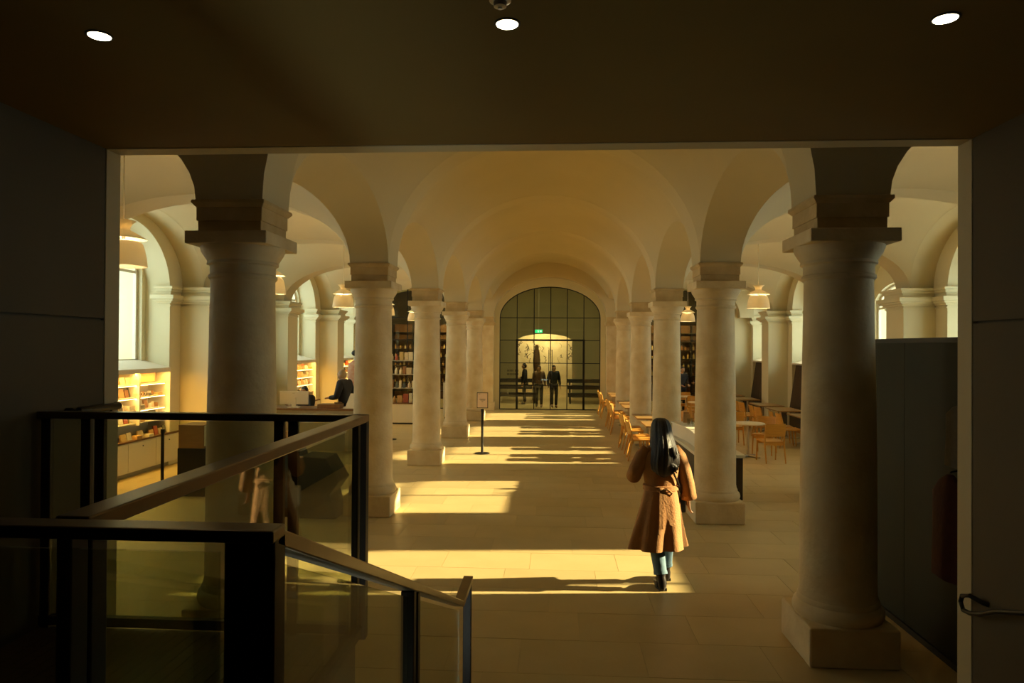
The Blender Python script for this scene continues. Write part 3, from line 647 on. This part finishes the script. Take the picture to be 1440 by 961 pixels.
for lg, (hip, kne, ank) in (('l', ((-.08, 0, .88), (-.07, -.02, .49), (-.045, -.14, .10))), ('r', ((.08, 0, .88), (.09, .08, .50), (.085, .10, .115)))):
    an = Vector(ank); kv = Vector(kne); cu = an + (kv - an)*.20; c2 = an + (kv - an)*.13
    MB().tube([hip, kne, cu, c2], [.10, .078, .064, .066], 16, True).build('jean_leg', 'denim', wm, True)
    MB().tube([an + (kv - an)*.20, an + (kv - an)*.12], [.068, .069], 16, True).build('jean_cuff', 'denim', wm, True)
    tz = Vector(wj[lg + 't'])
    bt = MB().tube([an + Vector((0, -.02, -.085)), an + Vector((0, -.012, -.02)), an + (kv - an)*.03, an + (kv - an)*.115], [.042, .047, .045, .05], 14)
    bt.loft([(an.x, an.y + .045, an.z - .10, .042, .105), (an.x, an.y + .045, an.z - .075, .046, .112), (an.x, an.y + .035, an.z - .03, .043, .09), (an.x, an.y + .0, an.z + .01, .038, .05)], 18)
    bt.build('boot', 'leather', wm, True)
    MB().box(an.x - .036, an.x + .036, an.y - .06, an.y - .005, an.z - .10 if lg == 'r' else 0.0, an.z - .07).build('boot_heel', 'leather', wm)
def hm_(a, t): return 1 + .03*math.sin(9*a + 4*t) + .022*math.sin(19*a + 2*t) + .014*math.sin(31*a - 3*t)
hr_ = MB().loft([(.0, .03, 1.69, .012, .015), (.0, .03, 1.685, .045, .055), (0, .025, 1.665, .075, .088), (0, .015, 1.62, .095, .112), (0, .005, 1.56, .104, .124), (.002, -.02, 1.48, .114, .136), (.004, -.045, 1.40, .132, .145), (.006, -.065, 1.32, .146, .132), (.005, -.075, 1.25, .150, .118), (0, -.08, 1.19, .134, .10), (-.01, -.085, 1.145, .095, .08), (-.015, -.09, 1.11, .04, .04)], 96, hm_)
hair = hr_.build('hair', 'hair_black', wm, True, ang=3)
for q in range(14):   # loose waves at the side
    x = .06 + .0065*q; y = -.185 + .010*q; pts = [(x*.8 + .02*math.sin(q), y, 1.42 - .01*q)] + [(x + .022*math.sin(j*1.5 + q), y - .008*math.cos(j*1.4), 1.36 - .035*j) for j in range(5 + q % 3)]
    MB().tube(pts, [.014]*(len(pts) - 1) + [.005], 6).build('lock', 'hair_brown' if q > 2 else 'hair_black', hair, True)
bagw = empty('shoulder_bag', (1.27 + .20, 7.17 + .03, .80), 0, 'small dark shoulder bag at the hip of the woman in the camel coat', 'bag')
MB().box(-.035, .035, -.10, .10, -.08, .08).build('pouch', 'leather', bagw, bevel=.015)
bagw.location = (1.27 + .232*math.cos(WR) - .10*math.sin(WR), 7.17 + .232*math.sin(WR) + .10*math.cos(WR), .80); bagw.rotation_euler.z = WR
MB().tube([(-.232 - .10, -.10 - .09, .605), (-.232 - .02, -.10 - .15, .50), (-.232 + .06, -.10 - .155, .38), (-.232 + .15, -.10 - .10, .22), (-.0, -.06, .08)], .010, 6).build('strap', 'leather', bagw, True)
# two staff behind the desk, two men by the screen, two visitors behind the glass door
person((-4.80, 16.30, 0), math.radians(75), 'person with short fair hair and dark shirt standing at the shop desk', dict(lw=(-.12, .30, 1.08), le=(-.24, .05, 1.10), rw=(.22, .14, 1.02), re=(.27, -.05, 1.12), neck=(0, .03, 1.46), head=(0, .07, 1.565)), 'cloth_black', 'cloth_black', 'hair_grey', h=1.08)
person((-5.74, 16.40, -.26), math.radians(150), 'person with dark hair bent behind the white monitor at the shop desk', dict(lw=(-.2, .34, 1.22), le=(-.25, .08, 1.15), rw=(.2, .34, 1.22), re=(.25, .08, 1.15), head=(0, .09, 1.55),
       lk=(-.12, .42, .93), la=(-.12, .44, .52), lt=(-.12, .60, .46), rk=(.12, .42, .93), ra=(.12, .44, .52), rt=(.12, .60, .46)), 'cloth_black', 'cloth_black', 'hair_black')
so_ = empty('swivel_stool', (-5.72, 16.43, 0), 0, 'dark swivel stool under the person behind the monitor', 'stool')
MB().lathe([(.20, .50), (.21, .52), (.21, .55), (.19, .57)], 24).build('seat', 'cloth_black', so_, True); MB().lathe([(.03, .04), (.03, .50)], 12).build('stem', 'grey_metal', so_, True)
for q in range(5): MB().tube([(0, 0, .06), (.27*math.cos(q*1.257), .27*math.sin(q*1.257), .03)], [.022, .016], 8).build('foot', 'grey_metal', so_, True)
person((4.86, 26.0, 0), math.radians(200), 'man with dark hair in a long black coat standing by the cafe screen', dict(lw=(-.13, .25, 1.05), rw=(.13, .25, 1.02), head=(0, .06, 1.565)), 'cloth_black', 'cloth_black', 'hair_black', h=1.0)
person((5.60, 26.08, 0), math.radians(120), 'man in a black jacket facing the man in the long coat', dict(rw=(.1, .28, 1.12), re=(.26, .0, 1.14)), 'cloth_black', 'cloth_black', 'hair_brown', h=.99)
person((-.42, 27.5, 0), PI, 'visitor in a brown sweater walking towards the glass door', dict(lk=(-.10, .14, .52), la=(-.10, .20, .12), lt=(-.10, .36, .06), rk=(.1, -.02, .5), ra=(.1, -.22, .12), rt=(.1, -.06, .04)), 'cloth_brown', 'cloth_black', 'hair_brown', h=.97)
person((.16, 27.55, 0), PI + .2, 'visitor in a dark blue coat walking towards the glass door', dict(rk=(.10, .12, .52), ra=(.10, .16, .12), rt=(.10, .32, .06)), 'cloth_navy', 'cloth_black', 'hair_black', h=.98)
person((-1.05, 29.0, 0), PI/2, 'person in black clothes standing by the benches behind the glass door', dict(rw=(.2, .2, 1.1)), 'cloth_black', 'cloth_black', 'hair_black', h=1.0)

# ------------------------------------------------------------------ cafe: chairs and tables
def make_chair():
    c = empty('chair')   # faces +Y
    MB().hexa([(-.21, -.20, .42), (.21, -.20, .42), (-.225, .22, .435), (.225, .22, .435), (-.21, -.20, .45), (.21, -.20, .45), (-.225, .22, .465), (.225, .22, .465)]).build('seat', 'oak', c, bevel=.008)
    bk = MB(); n = 8; vs = []
    for z, yy in ((.56, -.225), (.83, -.275)):
        for k in range(n + 1):
            x = -.205 + .41*k/n; d = -.035*(1 - (2*k/n - 1)**2); vs += [(x, yy + d, z), (x, yy + d - .016, z)]
    m = 2*(n + 1); fs = []
    for k in range(n):
        a = 2*k; fs += [(a, a + 2, m + a + 2, m + a), (a + 1, m + a + 1, m + a + 3, a + 3), (a, a + 1, a + 3, a + 2), (m + a, m + a + 2, m + a + 3, m + a + 1)]
    fs += [(0, m, m + 1, 1), (m - 2, m - 1, 2*m - 1, 2*m - 2)]
    bk.add(vs, fs).build('backrest', 'oak', c, True)
    for sg in (-1, 1):
        MB().tube([(sg*.205, -.30, 0), (sg*.205, -.21, .43), (sg*.205, -.235, .62), (sg*.205, -.275, .815)], [.013, .021, .018, .013], 8).build('leg', 'oak', c, True)
        MB().tube([(sg*.21, .225, 0), (sg*.20, .19, .43)], [.013, .021], 8).build('leg', 'oak', c, True)
    MB().box(-.19, .19, .175, .195, .37, .42).box(-.19, .19, -.205, -.185, .37, .42).build('seat_rail', 'oak', c)
    return c
chair0 = make_chair(); cstate = [0]
def chair(x, y, rz, label, group):
    c = chair0 if cstate[0] == 0 else copy_tree(chair0); cstate[0] = 1
    c.location = (x, y, 0); c.rotation_euler.z = rz; return tag(c, label, 'chair', group)
def make_table(round_=False):
    t = empty('cafe_table')
    if round_: MB().lathe([(.34, .725), (.36, .73), (.365, .74), (.36, .752), (.35, .755)], 40).build('tabletop', 'pale_top', t, True)
    else: MB().box(-.35, .35, -.55, .55, .72, .75).build('tabletop', 'oak_top', t, bevel=.004)
    for yy in ((0,) if round_ else (-.33, .33)):
        MB().tube([(0, yy, .03), (0, yy, .72)], .03, 12).build('leg', 'grey_metal', t, True)
        b = MB()
        for a in ((PI/4, 3*PI/4, 5*PI/4, 7*PI/4) if round_ else (0, PI)): b.tube([(0, yy, .035), (.29*math.cos(a), yy + .29*math.sin(a), .018)], [.03, .018], 8)
        b.build('foot', 'grey_metal', t, True)
        MB().box(-.16, .16, yy - .04, yy + .04, .70, .72).build('top_plate', 'grey_metal', t)
    return t
tb0 = make_table(); rt0 = make_table(True); tst = [0, 0]
def table(x, y, label, group, round_=False, rz=0):
    k = 1 if round_ else 0; src = rt0 if round_ else tb0
    t = src if tst[k] == 0 else copy_tree(src); tst[k] = 1
    t.location = (x, y, 0); t.rotation_euler.z = rz; return tag(t, label, 'table', group)
NT = [15.35, 16.95, 19.75, 21.25, 24.0, 25.35]
for i, y in enumerate(NT):
    o_ = ORD[5 - i]
    table(2.46, y, 'oak cafe table in the line of columns, %s from the glass door' % o_, 'tables between the cafe columns')
    for j, dy in enumerate((-.29, .29)):
        chair(2.04 + .03*j, y + dy + R.uniform(-.03, .03), -PI/2 + R.uniform(-.12, .12), 'oak chair, nave side of %s table from the glass door, %s the door' % (o_, ('farther from', 'nearer to')[j]), 'chairs along the nave')
        chair(3.02, y + dy + R.uniform(-.03, .03), PI/2 + R.uniform(-.1, .1), 'oak chair, aisle side of %s table from the glass door, %s the door' % (o_, ('farther from', 'nearer to')[j]), 'chairs on the aisle side of the column tables')
WT = [17.55, 19.35, 20.95, 23.3, 25.1]
for i, y in enumerate(WT):
    o_ = ORD[4 - i]
    table(6.42, y, 'oak cafe table before the wall bench, %s from the end screen' % o_, 'tables along the wall bench')
    for j, dy in enumerate((-.28, .28)):
        chair(5.88, y + dy, -PI/2 + R.uniform(-.15, .15), 'oak chair facing the wall bench, %s table from end screen, %s the screen' % (o_, ('farther from', 'nearer to')[j]), 'chairs facing the wall bench')
table(4.45, 15.68, 'small round pale-topped cafe table in the cafe aisle', None, True)
chair(4.76, 15.10, .10, 'oak chair with its back to the hall at the round table', None)
chair(3.93, 15.85, -PI/2 + .1, 'oak chair at the round table next to the column', None)
chair(4.95, 16.18, PI - .5, 'oak chair behind the round table', None)
for k, (x, y) in enumerate(((4.55, 18.4), (4.6, 21.5), (4.65, 24.0))):
    o_ = ORD[2 - k]
    table(x, y, 'round cafe table in mid-aisle, %s from the end screen' % o_, 'round tables in mid-aisle', True)
    chair(x - .58, y, -PI/2, 'oak chair on the column side of the %s mid-aisle table' % o_, None)
    chair(x + .1, y - .6, 0, 'oak chair with its back to the hall at the %s mid-aisle table' % o_, None)
    chair(x + .1, y + .62, PI, 'oak chair beyond the %s mid-aisle table' % o_, None)
for i in (2, 3, 4):
    b = empty('wall_bench', (7.5, YB[i], 0), 0, 'brown upholstered wall bench with tall back in the %s cafe bay from the end' % ORD[4 - i], 'bench', 'wall benches of the cafe')
    MB().box(-.42, .0, -1.35, 1.35, .10, .42).build('base', 'counter_dark', b)
    MB().box(-.45, .0, -1.35, 1.35, .42, .50).build('seat_cushion', 'brown_upholstery', b, bevel=.02)
    for q in range(3):
        y0 = -1.35 + q*.9
        MB().hexa([(-.10, y0 + .005, .50), (.03, y0 + .005, .50), (-.10, y0 + .895, .50), (.03, y0 + .895, .50), (.10, y0 + .005, 1.88), (.16, y0 + .005, 1.88), (.10, y0 + .895, 1.88), (.16, y0 + .895, 1.88)]).build('back_panel', 'brown_upholstery', b, bevel=.015)
# serving counter with a raised curved bar beside the second column
cc = empty('serving_counter', (2.78, 12.4, 0), 0, 'white-topped serving counter with dark base and raised curved bar behind the woman', 'counter')
MB().box(-.31, .38, -1.18, 1.28, 0, .67).build('base', 'counter_dark', cc); MB().box(-.34, .41, -1.22, 1.30, .67, .72).build('worktop', 'counter_white', cc, bevel=.004)
path = [(-.14 + .10*math.cos(PI*(k/10 - .5)), -1.2 + 2.5*k/10) for k in range(11)]
def strip(wl_, wr, z0, z1):
    vs = []; fs = []
    for (x, y) in path: vs += [(x - wl_, y, z0), (x + wr, y, z0), (x - wl_, y, z1), (x + wr, y, z1)]
    for i in range(len(path) - 1):
        a = 4*i; b_ = a + 4; fs += [(a, b_, b_ + 2, a + 2), (a + 1, a + 3, b_ + 3, b_ + 1), (a + 2, b_ + 2, b_ + 3, a + 3), (a, a + 1, b_ + 1, b_)]
    n = 4*(len(path) - 1); fs += [(0, 2, 3, 1), (n, n + 1, n + 3, n + 2)]
    return MB().add(vs, fs)
strip(.17, .16, .68, .95).build('raised_bar', 'counter_white', cc); strip(.20, .20, .95, .975).build('bar_top', 'counter_white', cc, bevel=.004)
def glass_item(name, x, y, prof, m, lab, cat, grp, z=.976):
    return tag(MB().lathe(prof, 18).build(name, m, None, True, (x, y, z)), lab, cat, grp)
TUM = [(.026, 0), (.035, .11), (.033, .11), (.025, .01)]
for k, (x, y) in enumerate(((2.78, 13.3), (2.68, 13.15), (2.80, 12.95), (2.70, 12.8), (2.82, 12.6))):
    glass_item('tumbler', x, y, TUM, 'tumbler', 'clear drinking glass on the curved white bar', 'glass', 'glasses on the counter')
for k, (x, y) in enumerate(((2.70, 13.5), (2.84, 12.1))):
    tag(MB().box(-.06, .06, -.05, .05, 0, .16).box(-.055, .055, -.012, .012, .16, .20).build('napkin_holder', 'wood_box', None, loc=(x, y, .976), bevel=.004), 'wooden napkin holder on the curved white bar', 'holder', 'napkin holders on the counter')
bo = empty('sauce_bottle', (2.80, 11.75, .976), 0, 'orange-red sauce bottle on the curved white bar', 'bottle')
MB().lathe([(.03, 0), (.034, .01), (.034, .12), (.014, .15), (.012, .17)], 16).build('bottle_body', 'red_plastic', bo, True); MB().lathe([(.013, .165), (.013, .19), (.004, .2)], 12).build('cap', 'white_paint', bo, True)
glass_item('bowl', 2.76, 12.36, [(.03, 0), (.05, .02), (.075, .06), (.07, .06), (.04, .02)], 'ceramic', 'shallow ceramic bowl on the curved white bar', 'bowl', None)
# sideboard added unseen behind the nearest column to interrupt the sun strip
sb = empty('sunblocker', (4.68, 11.2, 0), 0, 'unseen added wooden sideboard in the cafe aisle behind the column', 'sunblocker')
MB().box(-.25, .25, -.85, .85, .08, 1.62).build('body', 'desk_wood', sb, bevel=.006)
for q in range(2):
    dd = MB().box(-.27, -.25, -.83 + q*.84, -.01 + q*.84, .12, 1.58).build('door', 'desk_wood', sb); MB().box(-.29, -.27, -.06 + q*.1, -.04 + q*.1, .8, 1.0).build('handle', 'dark_metal', dd)
for sx_ in (-.2, .2):
    for sy_ in (-.8, .8): MB().box(sx_ - .03, sx_ + .03, sy_ - .03, sy_ + .03, 0, .08).build('leg', 'dark_metal', sb)
# dark green partition behind the right column, coats
pt_ = empty('partition_screen', (3.23, 5.6, 0), 0, 'tall dark green panelled partition beside the nearest column', 'partition')
for (y0, y1) in ((4.3, 5.30), (5.30, 6.22), (6.22, 7.12)): MB().box(-.03, .03, y0 - 5.6 + .003, y1 - 5.6 - .003, .05, 2.46).build('panel', 'green_panel', pt_)
MB().box(-.035, .035, -1.3, 1.52, 2.46, 2.50).build('top_rail', 'dark_metal', pt_); MB().box(-.05, .05, -1.3, 1.52, 0, .05).build('foot_rail', 'dark_metal', pt_)
def coat_hang(name, loc, m, lab, sz=1):
    c = empty(name, loc, 0, lab, 'coat', None); c.scale.z = sz
    MB().loft([(-.06, 0, -.75, .08, .20), (-.06, 0, -.4, .075, .19), (-.06, 0, -.12, .07, .20), (-.06, 0, -.03, .05, .12), (-.06, 0, .02, .02, .03)], 20, lambda a, t: 1 + .08*(1 - t)*math.sin(6*a)).build('garment', m, c, True)
    MB().tube([(0, 0, .05), (-.05, 0, .04), (-.06, 0, .03)], .008, 6).build('hook', 'dark_metal', c)
coat_hang('hanging_coat', (3.195, 5.22, 2.0), 'cloth_beige', 'beige coat hanging on the dark green partition', .6)
coat_hang('hanging_coat', (3.195, 5.40, 1.45), 'cloth_red', 'dark red coat hanging low on the green partition')

# ------------------------------------------------------------------ shop side
def stanchion(x, y, label, h=.97):
    s = empty('barrier_post', (x, y, 0), 0, label, 'post')
    MB().lathe([(.17, 0), (.17, .012), (.05, .03), (.03, .035)], 28).build('base', 'dark_metal', s, True)
    MB().lathe([(.028, .03), (.028, h - .06), (.034, h - .06), (.034, h), (.01, h + .005)], 18).build('pole', 'dark_metal', s, True); return s
stanchion(-6.45, 11.45, 'slim black barrier post in front of the lit shop shelves')
stanchion(-4.03, 17.7, 'slim black barrier post beside the shop desk', 1.1)
sg_ = stanchion(-1.43, 15.6, 'black barrier post with a framed notice between the columns', 1.0)
MB().box(-.125, .125, -.012, .012, 1.02, 1.37).build('notice_frame', 'dark_metal', sg_); nf = MB().box(-.112, .112, -.016, -.011, 1.033, 1.357).build('notice', 'sign_paper', sg_)
for (x0, x1, z) in ((-.09, -.05, 1.335), (-.07, .07, 1.215), (-.045, .06, 1.195), (-.02, .02, 1.16)): MB().box(x0, x1, -.0175, -.0155, z, z + .009).build('text_line', 'ink', nf)
pd = empty('pedestal_box', (-5.55, 10.95, 0), 0, 'dark pedestal carrying a wooden box beside the nearest shop column', 'pedestal')
MB().box(-.24, .24, -.22, .22, 0, .76).build('plinth', 'counter_dark', pd, bevel=.006); MB().box(-.23, .18, -.21, .21, .76, 1.13).build('box', 'wood_box', pd, bevel=.004); MB().box(.185, .23, -.20, .2, .80, 1.12).build('leaflet_panel', 'white_paint', pd)
bkc = 0
def thing_box(name, x, y, z, dx, dy, dz, m, lab, cat, grp, rz=0, tilt=0):
    o = MB().box(-dx/2, dx/2, -dy/2, dy/2, 0, dz).build(name, m, None, loc=(x, y, z)); o.rotation_euler = (0, tilt, rz); return tag(o, lab, cat, grp)
def shelf_bay(i, near):
    yb = YB[i]; hw = BAY/2 - .75; on = ORD[4 - i]
    s = empty('shelf_unit', (-7.5, yb, 0), 0, 'warmly lit white wall shelves below the window of the %s shop bay from the end' % on, 'shelves', 'lit shop shelves')
    MB().box(-.44, -.42, -hw, hw, .66, 1.89).build('back_panel', 'white_paint', s)
    for sg in (-1, 1): MB().box(-.42, .03, sg*hw - .02, sg*hw + .02, .66, 1.89).build('side_panel', 'white_paint', s)
    MB().box(-.42, .03, -hw, hw, 1.87, 1.90).build('top_panel', 'white_paint', s)
    MB().box(-.40, -.0, .38, .42, .9, 1.87).build('divider', 'white_paint', s) if near else None
    zs = [.92, 1.16, 1.40, 1.64]
    for z in zs:
        MB().box(-.42, -.06, -hw + .02, hw - .02, z, z + .022).build('shelf', 'white_paint', s)
    for q, z in enumerate(zs[1:] + [1.87]):
        MB().box(-.075, -.06, -hw + .05, hw - .05, z - .006, z).build('led_strip', 'led', s)
        lamp('shelf_light', 'AREA', (-.068, 0, z - .012), (5 if q < 3 else 9), (1, .60, .16), s, .02, 2*hw - .2, (0, math.radians(-20), 0))
    lamp('front_light', 'AREA', (.045, 0, 1.86), 14, (1, .50, .07), s, .02, 2*hw - .1, (0, 0, 0))
    c = empty('base_cabinet', (-7.5, yb, 0), 0, 'low white cabinet with wooden top under the %s shop shelves from the end' % on, 'cabinet', 'shop base cabinets')
    yl = BAY/2 - (.36 if i < 4 else 1.0)
    MB().box(-.42, .02, -hw + .02, hw - .02, .08, .62).build('body', 'white_paint', c); [MB().box(.004, .02, *sorted((sg*(hw - .02), sg*yl)), .08, .62).build('end_panel', 'white_paint', c) for sg in (-1, 1) if yl > hw]; MB().box(-.42, -.02, -hw + .02, hw - .02, 0, .08).build('toe_kick', 'grey_paint', c)
    MB().box(-.42, .04, -hw + .02, hw - .02, .62, .655).build('cabinet_top', 'desk_wood', c); [MB().box(.003, .04, *sorted((sg*(hw - .02), sg*yl)), .62, .655).build('top_edge', 'desk_wood', c) for sg in (-1, 1) if yl > hw]
    for q in range(4):
        y0 = -yl + .01 + q*yl/2; dr = MB().box(.02, .035, y0, y0 + yl/2 - .015, .10, .60).build('door', 'white_paint', c)
        MB().sphere((.04, y0 + yl/4, .52), .012, 8, 6).build('knob', 'dark_metal', dr)
    names = ['lowest', 'second lowest', 'middle', 'second highest', 'highest']
    for lv, z in enumerate([.657] + [zz + .023 for zz in zs]):
        y = yb - hw + .07; step = 1 if near else 1.5
        y_start = yb - hw + .07 if not near else max(yb - hw + .07, 12.0)
        y = y_start
        grp = 'goods on the %s level of the %s shop bay from the end' % (names[lv], on)
        while y < yb + hw - .12:
            if near and lv == 4 and yb + .55 < y: break
            kind = R.random(); wdt = min(R.uniform(.10, .17)*step, yb + hw - .035 - y); mm = 'book%d' % R.choice([0, 0, 1, 1, 2, 3, 3, 5, 4, 6])
            if near and y > yb + .42 and lv in (2, 3) and kind < .6:
                mg = empty('mug', (-7.66, y, z), R.uniform(0, 6), 'small printed mug on the %s level of the %s lit shop shelf' % (names[lv], on), 'mug', grp)
                MB().lathe([(.035, 0), (.038, .005), (.038, .085), (.034, .085), (.033, .01)], 14).build('cup', 'ceramic_brown' if kind < .35 else 'ceramic', mg, True)
                MB().tube([(.036, 0, .07), (.06, 0, .065), (.065, 0, .04), (.055, 0, .02), (.036, 0, .018)], .006, 6).build('handle', 'ceramic', mg, True); y += .095; continue
            hgt = R.uniform(.11, .19)
            if kind < .75:
                thing_box('card_pack', -7.68 + (.14 if lv == 0 else 0), y + wdt/2, z, .03, wdt, hgt, mm, 'upright booklet on the %s level of the %s lit shop shelf' % (names[lv], on), 'booklet', grp, 0, -.22)
            else:
                thing_box('book_stack', -7.66 + (.14 if lv == 0 else 0), y + wdt/2, z, .16, wdt, R.uniform(.04, .09), mm, 'flat stacked booklet on the %s level of the %s lit shop shelf' % (names[lv], on), 'booklet', grp)
            y += wdt + R.uniform(.012, .04)
    return s
shelf_bay(1, True); shelf_bay(3, False); shelf_bay(4, False)
pic = empty('framed_print', (-7.70, YB[1] + .95, 1.67), 0, 'dark framed gold print standing on the top lit shelf', 'print')
MB().box(-.015, .015, -.30, .26, 0, .19).build('frame', 'ceramic_brown', pic); MB().box(.015, .018, -.27, .23, .015, .175).build('picture', 'book5', pic)
# desk with monitor, tablet and a shirt on display
dk = empty('shop_desk', (-5.2, 15.3, 0), 0, 'long wooden shop desk with grey front panel', 'desk')
MB().box(-1.3, .98, -.06, .0, .06, .96).build('front_panel', 'grey_paint', dk); MB().box(-1.3, 1.0, -.10, .62, .96, 1.0).build('desktop', 'desk_wood', dk, bevel=.004)
MB().box(.10, .60, -.03, .30, 1.0, 1.09).build('raised_ledge', 'desk_wood', dk)
for x in (-1.28, .94): MB().box(x, x + .04, 0, .6, 0, .96).build('side_panel', 'desk_wood', dk)
mo = empty('monitor', (-5.69, 15.42, 1.002), 0, 'white computer monitor seen from behind on the shop desk', 'monitor')
MB().box(-.33, .33, -.015, .02, .07, .37).build('housing', 'monitor_white', mo, bevel=.008); MB().box(-.31, .31, .02, .024, .09, .35).build('screen', 'black', mo)
MB().box(-.05, .05, -.03, -.01, .0, .22).build('stand', 'monitor_white', mo); MB().box(-.12, .12, -.09, .07, 0, .012).build('foot', 'monitor_white', mo); MB().box(-.03, .03, -.0165, -.0145, .32, .326).build('logo_mark', 'grey_paint', mo)
tb = empty('tablet_stand', (-4.38, 15.36, 1.002), 0, 'white tablet on a slanted stand at the end of the shop desk', 'tablet')
MB().hexa([(-.10, -.05, .02), (.10, -.05, .02), (-.10, -.035, .02), (.10, -.035, .02), (-.0, .02, .33), (.2, .02, .33), (-.0, .035, .33), (.2, .035, .33)]).build('tablet', 'white_paint', tb); MB().box(-.14, .14, -.08, .10, 0, .025).build('foot', 'white_paint', tb)
sh = empty('display_bust', (-4.79, 17.2, 0), 0, 'pink patterned shirt on a bust with a black cap beside the lit shelves', 'display')
MB().lathe([(.16, 0), (.16, .02), (.025, .03), (.025, 1.35)], 20).build('stand', 'grey_metal', sh, True)
MB().loft([(0, 0, 1.32, .20, .13), (0, 0, 1.5, .19, .13), (0, 0, 1.75, .21, .13), (0, 0, 1.95, .19, .11), (0, 0, 2.04, .07, .07)], 24).build('shirt', 'pink_cloth', sh, True)
MB().lathe([(.055, 2.02), (.05, 2.15), (.03, 2.16)], 16).build('neck', 'white_paint', sh, True); MB().sphere((0, 0, 2.22), (.11, .12, .08), 16, 10).build('cap', 'black', sh, True)
# dark angular block with blue cloth behind the glass
bk_ = empty('draped_block', (-3.25, 9.75, 0), 0, 'dark angular block draped with blue cloth behind the nearest shop column', 'display block')
MB().prism([(-.10, 0), (.42, 0), (.33, .34), (.46, .52), (.27, .84), (-.10, .86)], 'y', -.25, .25).build('block', 'dark_block', bk_, bevel=.01)
cl = MB(); n = 18; vs = []; fs = []
for j in range(9):
    for k in range(n): 
        a = 2*PI*k/n; z = 1.06 - .115*j; g = (.16, .24, .27, .28, .285, .29, .29, .295, .30)[j]*(1 + .06*math.sin(5*a + j*.4))
        vs.append((-.36 + g*math.cos(a), g*.85*math.sin(a), z))
for j in range(8):
    for k in range(n): fs.append((j*n + k, j*n + (k + 1) % n, (j + 1)*n + (k + 1) % n, (j + 1)*n + k))
fs.append(tuple(range(n))); cl.add(vs, fs).build('cloth', 'cloth_blue', bk_, True)
MB().lathe([(.2, 0), (.2, .2), (.16, 1.0)], 16, (-.36, 0, 0)).build('core', 'counter_dark', bk_, True)
for k, (x, y) in enumerate(((-.42, .02), (-.30, -.05), (-.33, .1))):
    thing_box('gift_box', -3.25 + x, 9.75 + y, 1.06, .07, .06, .12 + .03*k, ('book1', 'book3', 'book0')[k], ('orange', 'white', 'beige')[k] + ' little box standing on the blue cloth', 'box', None)
# low podium with goods before the end screen of the shop aisle
for (x, y, wx, wy, hz, lab) in ((-4.45, 21.6, 1.5, .9, .62, 'low white podium crowded with colourful goods at the end of the shop aisle'), (-3.15, 23.3, .7, .7, 1.2, 'taller white podium with an orange box behind the shop columns')):
    p = empty('display_podium', (x, y, 0), 0, lab, 'podium')
    MB().box(-wx/2, wx/2, -wy/2, wy/2, .05, hz).build('body', 'white_paint', p, bevel=.005); MB().box(-wx/2 + .04, wx/2 - .04, -wy/2 + .04, wy/2 - .04, 0, .05).build('toe_kick', 'counter_dark', p)
    MB().box(-wx/2 - .01, wx/2 + .01, -wy/2 - .01, wy/2 + .01, hz, hz + .03).build('top_plate', 'desk_wood', p)
    for q in range(2): MB().sphere((-wx/4 + q*wx/2, -wy/2, hz - .08), .012, 8, 6).build('knob', 'dark_metal', p)
thing_box('orange_box', -3.2, 23.25, 1.23, .25, .2, .12, 'book1', 'flat orange box on the taller white podium', 'box', None)
rk = empty('tiered_rack', (-4.45, 21.75, .65), 0, 'dark tiered rack standing on the low white podium', 'rack')
for z in (.42, .85, 1.28): MB().box(-.72, .72, -.22, .22, z, z + .02).build('shelf', 'grey_metal', rk)
for x in (-.71, .71):
    for y in (-.2, .2): MB().box(x - .012, x + .012, y - .012, y + .012, 0, 1.45).build('upright', 'dark_metal', rk)
for lv, z in enumerate((.65, 1.09, 1.52, 1.95)):
    x = -5.1; nm = ('podium top', 'lower rack shelf', 'middle rack shelf', 'upper rack shelf')[lv]
    while x < -3.85:
        wdt = R.uniform(.06, .16); mm = 'book%d' % R.randrange(8); kind = R.random(); lab = 'small colourful gift on the %s of the low podium' % nm; g = 'gifts on the ' + nm; y = 21.6 if lv else 21.35
        if kind < .5: thing_box('gift_box', x + wdt/2, y, z + .002, wdt, .1, R.uniform(.1, .3), mm, lab, 'gift', g)
        else: tag(MB().lathe([(.04, 0), (.05, .03), (.045, .12), (.02, .16), (.02, .2)], 12).build('gift_bottle', mm, None, True, (x + .06, y, z + .002)), lab, 'gift', g); wdt = .12
        x += wdt + R.uniform(.01, .05)
# shelving beyond the side screens
def back_shelves(xc, lab, light):
    b = empty('back_shelving', (xc, 31.5, 0), 0, lab, 'shelving')
    MB().box(-2.3, 2.3, .2, .24, 0, 3.4).build('back_panel', 'desk_wood', b)
    for q in range(8): MB().box(-2.3, 2.3, -.15, .2, .35 + q*.38, .38 + q*.38).build('shelf', 'dark_metal', b)
    for q in range(6): MB().box(-2.3 + q*.92 - .02, -2.3 + q*.92 + .02, -.16, .2, 0, 3.4).build('upright', 'dark_metal', b)
    lamp('shelving_light', 'AREA', (0, -1.2, 3.3), light, (1, .65, .2), b, 3.5, .1, (math.radians(35), 0, 0))
    n = 0
    for q in range(1, 6):
        x = -2.2
        while x < 2.2:
            hgt = R.uniform(.14, .27)
            if abs((x + 2.3 + .46) % .92 - .46) < .075: x += .05; continue
            o = MB().lathe([(.035, 0), (.04, .02), (.04, hgt*.6), (.015, hgt*.75), (.015, hgt)], 8).build('bottle', 'book%d' % R.choice([0, 1, 5, 5, 2]), None, True, (xc + x, 31.5, .381 + q*.38))
            tag(o, 'small bottle on the shelving beyond the %s screen' % ('cafe' if xc > 0 else 'shop'), 'bottle', 'bottles beyond the %s screen' % ('cafe' if xc > 0 else 'shop')); x += R.uniform(.16, .26)
back_shelves(W, 'tall dark shelving with bottles beyond the cafe screen', 40); back_shelves(-W, 'tall dark shelving with bottles beyond the shop screen', 40)
